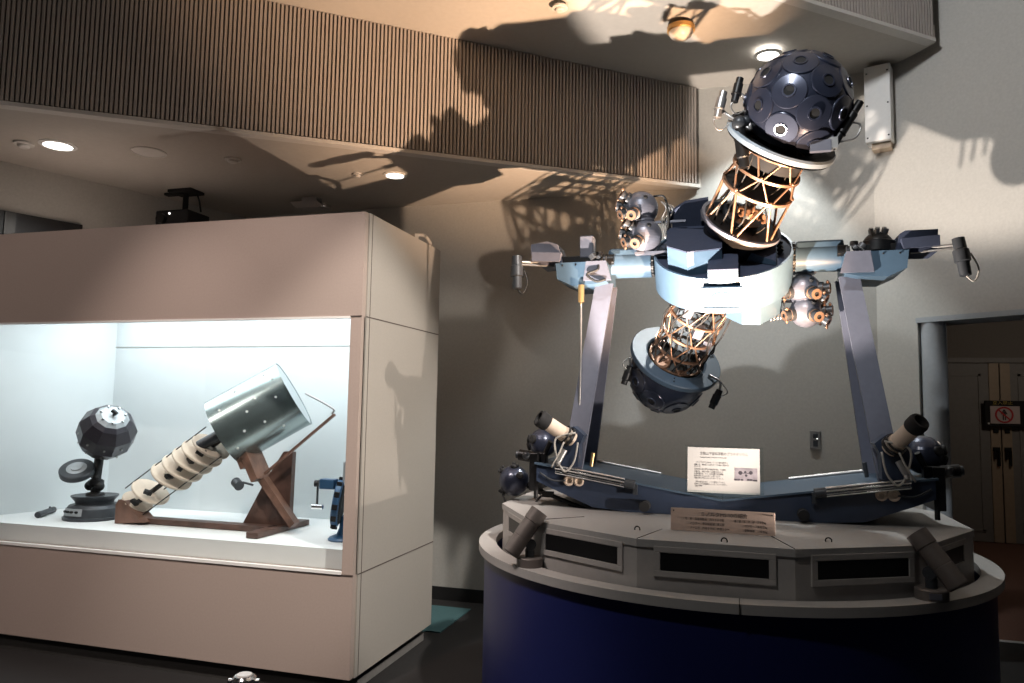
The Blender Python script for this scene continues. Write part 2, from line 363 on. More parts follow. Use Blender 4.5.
# emergency lamp low on the soffit
t = thing('ceiling_emergency_light', 'wedge shaped pale wall lamp under the low ceiling above the case', 'emergency light', (-3.30, 5.30, H1))
mb = MB(); mb.prism([(-3.46, 3.165), (-3.40, 3.115), (-3.2, 3.11), (-3.16, 3.12), (-3.22, 3.17)], 5.22, 5.36); mb.box((-3.31, 5.3, 3.185), (.14, .08, .05)); obj('housing', mb, 'rim', t)
mb = MB(); mb.box((-3.165, 5.28, 3.13), (.05, .10, .03), bev=.006); obj('lens', mb, 'chrome', t)
# black projector hung from the soffit
t = thing('ceiling_projector', 'black video projector hanging from the low ceiling behind the case', 'projector', (-4.19, 4.88, H1))
px, py = -4.19, 4.88
mb = MB(); mb.box((px, py, 3.198), (.22, .16, .022)); mb.box((px - .09, py, 3.19), (.2, .05, .02)); mb.cyl((px, py, 3.19), (px, py, 3.0), .022); obj('ceiling_mount', mb, 'blackm', t)
mb = MB(); mb.box((px + .0, py - .02, 2.955), (.30, .26, .13), bev=.012); obj('body', mb, 'blackm', t)
mb = MB(); mb.cyl((px - .08, py - .145, 2.95), (px - .08, py - .18, 2.95), .04); obj('lens', mb, 'black', t)
mb = MB(); mb.tube([(px + .1, py, 3.19), (px + .13, py, 3.12), (px + .15, py, 3.03)], .007); obj('cable', mb, 'bcable', t)
mb = MB(); mb.sphere((px - .015, py - .152, 2.99), .009, 12, 6); obj('status_light', mb, 'led', t)
# white box in the wall corner
bc = wc + wd * .095 + wn * .075
t = thing('wall_box', 'tall white metal box fixed high in the wall corner behind the star ball', 'wall box', (bc.x, bc.y, 3.45))
fx = V(.94, -.34, 0).normalized(); mt = M4((bc.x, bc.y, 3.68), (0, 0, 1), fx)
mb = MB(mt); mb.box((0, 0, 0), (.165, .14, .54), bev=.004); obj('housing', mb, 'white', t)
for sx in (-1, 1):
    for sz in (-1, 0, 1): obj('screw', MB(mt).sphere((sx * .066, -.0705, sz * .23 - .01), .006, 10, 6), 'black', t)
mb = MB(mt); mb.box((.01, .02, -.29), (.12, .09, .05)); obj('bracket', mb, 'doortan', t)
# wall outlet plate
t = thing('wall_switch_plate', 'small dark metal switch plate on the wall behind the projector', 'switch plate', (.541, YW - .006, 1.345))
mb = MB(); mb.box((.541, YW - .006, 1.345), (.072, .012, .125), bev=.003); obj('face_plate', mb, 'steel', t)
mb = MB(); mb.box((.541, YW - .013, 1.318), (.03, .006, .045), bev=.002); mb.box((.541, YW - .013, 1.37), (.03, .006, .03), bev=.002); obj('rocker', mb, 'gun', t)
mb = MB(); mb.sphere((.553, YW - .013, 1.352), .004, 12, 6); obj('indicator', mb, 'led', t)

# ------------------------------------------------------------------ display case
XR = -1.945; XL = -4.90; Y0 = 3.657; Y1 = 4.74; ZB = .10; ZT = 2.60; ZS = .636; ZH = 2.02
case = thing('display_case', 'long beige museum display case with lit white interior and glass front', 'display case', (-3.4, Y0, 0))
def lx(y): return la.x + ld.x * (y - la.y) / ld.y        # left wall X at depth y
mb = MB(); mb.slab([(lx(Y0) + .02, Y0), (XR, Y0), (XR, Y1), (lx(Y1) + .02, Y1)], ZB, ZS); obj('lower_cabinet', mb, 'case', case)
ZI = 2.24
mb = MB(); mb.slab([(lx(Y0) + .02, Y0), (XR, Y0), (XR, Y1), (lx(Y1) + .02, Y1)], ZI, ZT); mb.slab([(lx(Y0) + .02, Y0), (XR, Y0), (XR, Y0 + .03), (lx(Y0 + .03) + .02, Y0 + .03)], ZH, ZI); mb.slab([(XR - .03, Y0 + .03), (XR, Y0 + .03), (XR, Y1), (XR - .03, Y1)], ZS, ZI); mb.slab([(lx(Y1) + .02, Y1 - .01), (XR - .03, Y1 - .01), (XR - .03, Y1), (lx(Y1) + .02, Y1)], ZS, ZI); obj('upper_canopy', mb, 'case', case)
mb = MB(); mb.box(((XR - 2.012) / 2, Y0 + .03, (ZS + ZH) / 2), (2.012 + XR, .06, ZH - ZS)); obj('corner_post', mb, 'case', case)
mb = MB(); mb.box((XR + .003, (Y0 + Y1) / 2 + .02, (ZB + ZT) / 2), (.012, Y1 - Y0 - .04, ZT - ZB)); obj('side_panel', mb, 'caseside', case, label='pale grey beige end panel')
mb = MB()
for z in (ZS, ZH): mb.box((XR + .0075, (Y0 + Y1) / 2 + .02, z), (.006, Y1 - Y0 - .04, .006))
mb.box((XR + .0075, Y0 + .075, (ZB + ZT) / 2), (.006, .005, ZT - ZB))
mb.box(((XR - 2.012) / 2, Y0 - .001, ZS), (2.012 + XR, .006, .006)); mb.box(((XR - 2.012) / 2, Y0 - .001, ZH), (2.012 + XR, .006, .006))
obj('panel_joints', mb, 'seam', case)
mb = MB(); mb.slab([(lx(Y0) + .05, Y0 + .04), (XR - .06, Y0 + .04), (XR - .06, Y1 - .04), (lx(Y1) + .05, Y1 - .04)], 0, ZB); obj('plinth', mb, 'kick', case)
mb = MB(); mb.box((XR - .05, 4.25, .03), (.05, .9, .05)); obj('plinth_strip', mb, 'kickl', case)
GX0 = lx(Y0) + .02; GX1 = -2.012
mb = MB(); mb.box(((GX0 + GX1) / 2, Y0 + .004, ZS + .008), (GX1 - GX0, .022, .016)); mb.box(((GX0 + GX1) / 2, Y0 + .004, ZH - .006), (GX1 - GX0, .022, .012)); obj('glazing_channel', mb, 'white', case)
mb = MB(); mb.box(((GX0 + GX1) / 2, Y0 + .012, (ZS + ZH) / 2), (GX1 - GX0, .006, ZH - ZS - .02)); obj('glass_pane', mb, 'glass', case)
# lining: back, slanted left end, right end, top diffuser
mb = MB(); mb.box((-3.3, Y1 - .03, (ZS + ZI) / 2), (2.66, .04, ZI - ZS)); obj('back_lining', mb, 'casein', case)
ia = V(-4.60, Y1 - .05, 0); ib = V(-4.92, 3.69, 0)
mb = MB(); mb.slab([ia.xy, ib.xy, (ib.x - .02, ib.y), (ia.x - .02, ia.y)], ZS, ZI); obj('end_lining', mb, 'casein', case)
mb = MB(); mb.box((XR - .045, (Y0 + Y1) / 2 + .03, (ZS + ZI) / 2), (.03, Y1 - Y0 - .1, ZI - ZS)); obj('end_lining', mb, 'casein', case)
mb = MB(); mb.slab([(-4.89, 3.765), (-1.99, 3.765), (-1.99, Y1 - .05), (-4.60, Y1 - .05)], ZS + .001, .743); obj('platform', mb, 'plat', case)
mb = MB(); mb.box((-3.3, 4.16, ZI - .006), (2.56, .92, .012)); obj('light_diffuser', mb, 'tube', case)
mb = MB(); mb.box((-3.3, Y1 - .052, 1.945), (2.62, .006, .005)); obj('lining_joint', mb, 'cable', case)
PZ = .743
# cream cable lying on the case top
mb = MB(); mb.tube([(-2.03, 4.28, 2.614), (-2.0, 4.38, 2.62), (-1.98, 4.45, 2.65), (-1.97, 4.55, 2.66), (-1.97, 4.64, 2.63), (-2.0, 4.72, 2.614)], .012); mb.box((-1.985, 4.41, 2.63), (.03, .06, .03))
tag(obj('power_cable', mb, 'cable', at=(-2, 4.5, 2.6)), 'cream cable looped on top of the beige display case', 'cable')
mb = MB(); mb.box((-2.1, 5.2, .004), (.34, .62, .008)); tag(obj('floor_mat', mb, 'teal', at=(-2.1, 5.2, 0)), 'teal mat on the floor behind the display case', 'mat')

# small faceted star projector
cx, cy = -4.15, 4.13
sp = thing('faceted_star_projector', 'small star projector with dark faceted globe on a round black base', 'star projector', (cx, cy, PZ))
mb = MB(); o = Matrix.Translation((cx, cy, PZ)); mb.lathe([(0, 0), (.185, 0), (.188, .018), (.178, .022), (.165, .075), (.15, .095), (.125, .10), (0, .10)], 44, o); obj('base', mb, 'gun', sp)
mb = MB(); mb.lathe([(.115, .10), (.118, .115), (.145, .15), (.145, .155), (.10, .152), (0, .152)], 44, o); obj('turntable', mb, 'gun', sp)
mb = MB()
for i in range(9):
    an = PI * 1.5 - .62 + i * .11; r0 = .176; r1 = .162
    an2 = an + .11
    mb.add([(cx + (r + .003) * cos(q), cy + (r + .003) * sin(q), z) for (q, r, z) in ((an, .176, PZ + .035), (an2, .176, PZ + .035), (an2, .166, PZ + .082), (an, .166, PZ + .082))], [(0, 1, 2, 3)])
pl = obj('switch_panel', mb, 'frost', sp)
for i in range(4):
    an = PI * 1.5 - .42 + i * .2; mb = MB(); mb.cyl((cx + .172 * cos(an), cy + .172 * sin(an), PZ + .06), (cx + .187 * cos(an), cy + .187 * sin(an), PZ + .062), .008, n=10); obj('knob', mb, 'black', pl)
mb = MB(); k0 = V(cx, cy, PZ + .15); j1 = k0 + V(.01, 0, .10); gc = V(cx + .01, cy, PZ + .15)
mb.lathe([(.06, 0), (.055, .02), (.03, .025), (.03, .06), (.05, .075), (.05, .10), (.02, .12)], 20, Matrix.Translation(k0))
for sx in (-1, 1): mb.sphere(k0 + V(sx * .04, -.01, .065), .033, 16, 8)
obj('swivel', mb, 'black', sp)
top = V(cx + .03, cy, 1.255)
GC = V(-4.085, 4.13, 1.318)
ax = V(.62, -.36, .68).normalized()
mb = MB(); mb.rod(k0 + V(0, 0, .11), GC - ax * .16, .03, 12); mb.rod(k0 + V(.01, 0, .1), k0 + V(-.10, 0, .2), .02, 10); obj('yoke_arm', mb, 'black', sp)
mo = M4(GC, ax)
rf = .187
rings = [(.075, .172), (.135, .130), (.180, .055), (.180, -.045), (.138, -.125), (.07, -.17)]
mb = MB()
for (r0, z0), (r1, z1) in zip(rings[:-1], rings[1:]): 
    mb.lathe([(r0, z0), (r1, z1)], 10, mo, False)
mb.lathe([(.07, -.17), (0, -.17)], 10, mo, False); gl = obj('faceted_globe', mb, 'plum', sp)
mb = MB(); mb.lathe([(.105, .152), (.076, .1735), (0, .176)], 10, mo, False); cap = obj('globe_cap', mb, 'frost', gl, label='worn silver cap')
for i in range(7):
    an = i * 2 * PI / 7; mb = MB(); mb.sphere(mo @ V(.075 * cos(an), .075 * sin(an), .174), .011, 12, 6); obj('stud', mb, 'chrome', gl)
for i in range(10):
    an = i * PI / 5 + PI / 10
    for (r, z) in ((.168, .005), (.15, -.085)):
        mb = MB(); dvec = V(cos(an), sin(an), 0); p = mo @ (V(0, 0, z) + dvec * r); q = mo @ (V(0, 0, z) + dvec * (r + .012)); mb.cyl(p, q, .007, n=10); obj('lens', mb, 'steel', gl)
mb = MB(); mb.cyl(mo @ V(0, 0, .175), mo @ V(.0, 0, .20), .008, n=10); mb.cyl(mo @ V(-.02, .0, .205), mo @ V(.02, 0, .20), .014, n=12); obj('top_knob', mb, 'black', gl)
dc = V(-4.235, 4.05, 1.065); dn = V(.25, -.45, .75).normalized()
mb = MB(); md = M4(dc, dn); mb.lathe([(0, -.025), (.10, -.025), (.107, -.02), (.107, .012), (.10, .018), (.045, .02)], 36, md); dd = obj('side_dial', mb, 'gun', sp)
mb = MB(); mb.lathe([(.062, .0205), (.035, .024), (.035, .03), (0, .03)], 28, md); obj('dial_hub', mb, 'frost', dd)

# black pen-like rod on the platform
mb = MB(); a = V(-4.47, 3.98, PZ + .022); b = V(-4.60, 4.23, PZ + .022)
dr = (b - a).normalized(); mb.lathe([(0, 0), (.018, .002), (.021, .01), (.021, .05), (.019, .055), (.019, .2), (.021, .21), (.021, .265), (.012, .28), (0, .28)], 20, M4(a, dr)); mb.rod(a + dr * .2 + V(0, 0, .018), a + dr * .2 + V(0, 0, .03), .006)
tag(obj('hand_torch', mb, 'gun', at=a - V(0, 0, .02)), 'black cylindrical hand torch lying left of the faceted globe', 'torch')

# pinhole drum planetarium of tin and wood
pd = thing('homemade_planetarium', 'homemade tin drum projector with pale wooden disks on a brown timber stand', 'star projector', (-3.2, 4.1, PZ))
YP = 4.10
def q(x, z, y=YP): return V(x, y, z)
mb = MB(); mb.box((-3.27, YP, PZ + .02), (1.08, .09, .035), bev=.003)
obj('base_rail', mb, 'wood', pd)
mb = MB(); mb.prism([(-3.85, PZ), (-3.62, PZ + .02), (-3.66, PZ + .045), (-3.78, PZ + .15), (-3.83, PZ + .155), (-3.85, PZ + .12)], YP - .10, YP + .02); obj('end_block', mb, 'wood2', pd)
mb = MB(); mb.box((-2.72, YP + .04, PZ + .02), (.08, .56, .035), Matrix.Translation((0, 0, 0)), bev=.003); obj('cross_foot', mb, 'wood', pd)
mb = MB(); mb.prism([(-3.0, PZ + .02), (-2.66, PZ + .03), (-2.655, 1.235), (-2.72, 1.235), (-2.84, 1.055)], YP + .05, YP + .09); obj('upright_panel', mb, 'wood', pd)
mb = MB()
def plank(a, b, w, y0, y1, mb=mb):
    d = (b - a).normalized(); n = V(-d.z, 0, d.x) * w / 2
    mb.prism([(p.x, p.z) for p in (a - n, b - n, b + n, a + n)], y0, y1)
plank(V(-2.94, 0, 1.24), V(-2.84, 0, 1.06), .05, YP - .07, YP + .09); plank(V(-2.86, 0, 1.09), V(-2.60, 0, PZ + .05), .045, YP - .01, YP + .05)
plank(V(-3.02, 0, 1.29), V(-2.93, 0, 1.13), .03, YP - .07, YP + .07)
obj('brace', mb, 'wood2', pd)
# drum: axis from lower-left to upper-right
da = V(-3.115, YP - .02, 1.345); db = V(-2.735, YP + .165, 1.60)
dax = (db - da).normalized()
mdr = M4(da - dax * .0, dax, (0, 1, 0))
LD = (db - da).length; RD = .225
# axis tilt so the right rim is visible as an ellipse
mb = MB(); mb.lathe([(0, 0), (RD, 0)], 56, mdr); mb.lathe([(RD, 0), (RD, LD)], 56, mdr); mb.lathe([(RD - .004, 0), (RD - .004, LD)], 56, mdr); mb.lathe([(RD - .004, LD), (RD + .004, LD), (RD + .004, LD - .008), (RD, LD - .008)], 56, mdr); dm = obj('tin_drum', mb, 'tin', pd)
mb = MB(); mb.lathe([(0, LD - .004), (RD - .006, LD - .004)], 56, mdr); obj('drum_cover', mb, 'frost', dm, label='pale end cover')
for (u, an) in ((.08, -.3), (.2, -.7), (.3, -.1), (.40, -.75), (.15, .55), (.28, .6), (.41, .15), (.06, .9), (.36, 1.0), (.22, .12), (.44, -.4)):
    aa = PI + an; mb = MB(); mb.cyl(mdr @ V(RD * cos(aa), RD * sin(aa), u), mdr @ V((RD + .004) * cos(aa), (RD + .004) * sin(aa), u), .0075, n=10); obj('pinhole', mb, 'white', dm)
mb = MB(); mb.rod(da - dax * .01, da - dax * .17, .035, 18); obj('axle', mb, 'gun', pd)
# cage of wooden disks
e0 = V(-3.765, YP, .875); e1 = V(-3.19, YP, 1.27); ex = (e1 - e0).normalized(); EL = (e1 - e0).length
nrmw = V(.62, -.28, .73).normalized()
spec = [(-.01, .10, 0), (.11, .125, 0), (.30, .135, 0), (.40, .135, 0), (.49, .135, 0), (.575, .135, 0), (.655, .125, 0)]
for i, (u, r, tw) in enumerate(spec):
    c = e0 + ex * u; dn_ = V(.58, -.06, .80).normalized()
    mb = MB(); mb.lathe([(0, 0), (r - .004, 0), (r, .004), (r, .013), (r - .004, .017), (0, .017)], 44, M4(c, dn_)); obj('wooden_disk', mb, 'disk', pd)
mb = MB()
for s_ in (-1, 1):
    n_ = V(-ex.z, 0, ex.x) * .11 * s_; mb.rod(e0 + n_ + V(0, -.05, 0) , e1 + n_ + V(0, -.05, 0) + ex * .03, .004, 8)
mb.rod(e0 + V(0, .1, 0), e1 + V(0, .1, 0), .004, 8); obj('tie_rods', mb, 'black', pd)
mb = MB(); mb.rod(e0, e1 + ex * .05, .016, 10)
for i, (u, r, tw) in enumerate(spec[:-1]):
    c = e0 + ex * (u + .035) + V(.03, -.085, -.02); mb.box((0, 0, 0), (.05, .03, .02), M4(c + V(0, 0, .015), V(.58, -.06, .80)) @ RZ(i * .7)); mb.rod(c, c + V(.05, -.01, .03), .007)
obj('lamp_arms', mb, 'black', pd)
mb = MB(); mb.cyl((-2.95, YP - .10, 1.05), (-2.90, YP - .13, 1.03), .03, n=16); mb.rod((-2.9, YP - .1, 1.05), (-2.86, YP - .05, 1.03), .007); obj('clamp_knob', mb, 'gun', pd)
mb = MB(); mb.tube([(-2.55, YP, 1.60), (-2.45, YP - .01, 1.56), (-2.36, YP - .02, 1.52), (-2.335, YP - .02, 1.50), (-2.35, YP - .02, 1.48)], .006); obj('bent_wire', mb, 'steel', pd)
mb = MB(); plank(V(-2.33, 0, 1.475), V(-2.80, 0, 1.10), .014, YP - .03, YP - .01, mb); obj('sight_lath', mb, 'wood2', pd)

# blue hand-cranked device at the case's right end
bd = thing('hand_crank_projector', 'royal blue hand cranked machine with black disc at the case right end', 'machine', (-2.25, 4.05, PZ))
bx, by = -2.235, 4.03
mb = MB(); mb.lathe([(0, 0), (.085, 0), (.09, .008), (.08, .02), (.04, .035), (.025, .07), (.022, .14), (0, .14)], 32, Matrix.Translation((bx + .02, by, PZ))); mb.tube([(bx + .02, by, PZ + .12), (bx + .06, by, PZ + .2), (bx + .03, by + .02, PZ + .3)], .018); obj('stand', mb, 'bluem', bd)
wl = V(bx - .01, by - .02, PZ + .215); wxn = V(-.92, -.36, .12).normalized(); mw = M4(wl, wxn)
mb = MB(); mb.lathe([(0, -.02), (.13, -.02), (.138, -.012), (.138, .012), (.13, .02), (.115, .02), (.11, .012)], 40, mw); obj('wheel_rim', mb, 'bluem', bd)
mb = MB(); mb.lathe([(.112, .013), (.03, .013), (.03, .03), (0, .03)], 36, mw)
for i in range(12): mb.box((.138 * cos(i * PI / 6), .138 * sin(i * PI / 6), 0), (.02, .03, .03), mw)
mb.lathe([(0, -.035), (.11, -.03), (.125, -.021)], 36, mw); obj('wheel_disc', mb, 'blackm', bd)
mb = MB(); mb.box((bx - .07, by - .03, PZ + .325), (.10, .055, .06), bev=.006); obj('gear_housing', mb, 'bluem', bd)
mb = MB(); mb.cyl((bx - .13, by - .04, PZ + .325), (bx - .155, by - .045, PZ + .325), .02, n=14); obj('crank_knob', mb, 'black', bd)
mb = MB(); mb.rod((bx - .135, by - .045, PZ + .335), (bx - .135, by - .045, PZ + .19), .007, 10); mb.cyl((bx - .165, by - .05, PZ + .19), (bx - .10, by - .04, PZ + .19), .015, n=14); obj('crank_arm', mb, 'chrome', bd)
mb = MB(); mb.box((bx + .075, by, PZ + .36), (.10, .09, .20), bev=.006); obj('lamp_box', mb, 'frost', bd)

# ------------------------------------------------------------------ round plinth and console
DX, DY = -.09, 4.27; DR = 1.29; RZ0 = .828
dr_ = thing('round_plinth', 'large round navy drum plinth with a grey top rim', 'plinth', (DX, DY, 0))
o = Matrix.Translation((DX, DY, 0))
mb = MB(); mb.lathe([(DR - .03, .03), (DR - .03, RZ0 - .03)], 128, o); mb.lathe([(DR - .05, 0), (DR - .05, .03), (DR - .03, .03)], 128, o, False); obj('drum_wall', mb, 'navy', dr_)
mb = MB(); mb.lathe([(1.20, RZ0), (DR, RZ0)], 128, o); mb.lathe([(DR, RZ0), (DR, RZ0 - .038)], 128, o); mb.lathe([(DR, RZ0 - .038), (1.20, RZ0 - .038)], 128, o); mb.lathe([(1.20, RZ0 - .038), (1.20, RZ0)], 128, o); obj('top_rim', mb, 'rim', dr_)
mb = MB(); mb.box((DX + .10, DY - 1.246, RZ0 - .0185), (.003, .092, .041)); obj('rim_joint', mb, 'kick', dr_)
mb = MB(); mb.lathe([(0, .70), (1.2, .70)], 96, o); obj('inner_deck', mb, 'blackm', dr_)

CX, CY = -.085, 4.235; CR = 1.12; ZC = 1.02
co = thing('console_housing', 'grey faceted console housing with dark glass slots inside the plinth rim', 'console', (CX, CY, .70))
cr = CR / cos(PI / 12)
pts = [(CX + cr * sin(PI / 12 + i * PI / 6), CY - cr * cos(PI / 12 + i * PI / 6)) for i in range(12)]
mb = MB(); mb.slab(pts[::1], .70, ZC - .03); obj('body', mb, 'console', co)
pts2 = [(CX + (cr + .006) * sin(PI / 12 + i * PI / 6), CY - (cr + .006) * cos(PI / 12 + i * PI / 6)) for i in range(12)]
mb = MB(); mb.slab(pts2, ZC - .03, ZC); obj('top_plate', mb, 'rim', co)
mb = MB()
for i in (-1, 0, 10):
    p0 = V(*pts[i], ZC + .001); p1 = V(CX, CY, ZC + .001); d = p1 - p0
    mb.tube([p0, p0 + d * .25], .0018, 6, 1)
obj('top_joints', mb, 'kick', co)
for i in (-2, -1, 0, 1, 2):
    an = i * PI / 6; n_ = V(sin(an), -cos(an), 0); c = V(CX, CY, .937) + n_ * CR
    mt = M4(c, n_, (cos(an), sin(an), 0)); w = .41 if abs(i) < 2 else .27; hh = .068
    mb = MB(mt)
    mb.box((0, hh / 2 + .014, .004), (w + .055, .024, .009), bev=.002); mb.box((0, -hh / 2 - .014, .004), (w + .055, .024, .009), bev=.002)
    for sx in (-1, 1): mb.box((sx * (w / 2 + .014), 0, .004), (.026, hh + .004, .009), bev=.002)
    fr_ = obj('slot_frame', mb, 'console', co)
    mb = MB(mt); mb.box((0, 0, .002), (w, hh, .006)); obj('slot_glass', mb, 'dark', fr_)
for xx, yy in ((-.41, 3.33), (-.045, 3.17), (.36, 3.34)):
    mb = MB(); mb.torus((xx, yy, ZC + .004), (.3, 1, 0), .012, .003, 14, 6); obj('lift_ring', mb, 'black', co)

# ------------------------------------------------------------------ planetarium projector
PC = V(-.06, 4.2, 2.355)
pj = thing('planetarium_projector', 'large slate blue planetarium projector with two star balls on a yoke', 'planetarium projector', (-.06, 4.2, ZC))
bxc = -.065
YF, YB_ = 3.87, 4.53
prof = [(-.94, 1.24), (0, 1.095), (.94, 1.24), (.94, 1.155), (.87, 1.125), (.64, 1.035), (.45, ZC + .001), (-.45, ZC + .001), (-.64, 1.035), (-.87, 1.125), (-.94, 1.155)]
mb = MB(); mb.prism([(x + bxc, z) for x, z in prof], YF, YB_); bb = obj('base_beam', mb, 'beam', pj)
mb = MB()
mb.add([(bxc + x, y, z) for (x, y, z) in ((-.95, YF - .012, 1.243), (0, YF - .012, 1.098), (0, YB_ + .01, 1.098), (-.95, YB_ + .01, 1.243), (-.95, YF - .012, 1.252), (0, YF - .012, 1.107), (0, YB_ + .01, 1.107), (-.95, YB_ + .01, 1.252))], [(0, 1, 2, 3), (4, 5, 6, 7), (0, 1, 5, 4), (2, 3, 7, 6), (0, 3, 7, 4), (1, 2, 6, 5)])
mb.add([(bxc + x, y, z) for (x, y, z) in ((.95, YF - .012, 1.243), (0.002, YF - .012, 1.098), (0.002, YB_ + .01, 1.098), (.95, YB_ + .01, 1.243), (.95, YF - .012, 1.252), (0.002, YF - .012, 1.107), (0.002, YB_ + .01, 1.107), (.95, YB_ + .01, 1.252))], [(0, 1, 2, 3), (4, 5, 6, 7), (0, 1, 5, 4), (2, 3, 7, 6), (0, 3, 7, 4), (1, 2, 6, 5)])
obj('beam_top_plate', mb, 'slate', bb)  # same enamel as the beam, light on its top put into the lighter tone
def beamz(x): return 1.095 + .145 * abs(x - bxc) / .94
for s in (-1, 1):
    # black socket knobs and white rings on the beam front
    mb = MB(); x = bxc + s * .37; mb.cyl((x, YF, 1.06), (x, YF - .07, 1.06), .026, n=22); obj('socket_knob', mb, 'blackm', bb)
    for k in (0, 1):
        x = bxc + s * (.765 - k * .052); mb = MB(); mb.torus((x, YF - .008, 1.165), (0, 1, 0), .02, .008, 24, 8); mb.cyl((x, YF, 1.165), (x, YF - .008, 1.165), .013, n=16); obj('cable_gland', mb, 'cream', bb)
    mb = MB(); mb.tube([(bxc + s * .78, YF - .012, 1.165), (bxc + s * .85, YF - .02, 1.165), (bxc + s * .92, YF - .01, 1.2)], .005); obj('gland_cable', mb, 'gun', bb)
    # chrome tubular lamp along the front top edge
    xa, xb = bxc + s * .83, bxc + s * .47
    mb = MB(); mb.rod((xa, YF - .035, beamz(xa) + .012), (xb, YF - .035, beamz(xb) + .012), .014, 16); mb.rod((xa, YF - .035, beamz(xa) - .014), (xb, YF - .035, beamz(xb) - .014), .010, 16); tb = obj('tube_lamp', mb, 'chrome', pj)
    mb = MB(); mb.rod((xb - s * .0, YF - .035, beamz(xb) + .001), (xb - s * .05, YF - .035, beamz(xb) - .007), .024, 16); mb.box((xb - s * .05, YF - .02, beamz(xb) - .03), (.02, .03, .05)); obj('end_cap', mb, 'gun', tb)
    mb = MB(); xr = bxc + s * .9; mb.rod((xr, YB_ - .03, beamz(xr) + .018), (bxc + s * .35, YB_ - .03, beamz(bxc + s * .35) + .018), .010, 12); obj('rear_tube', mb, 'steel', pj)

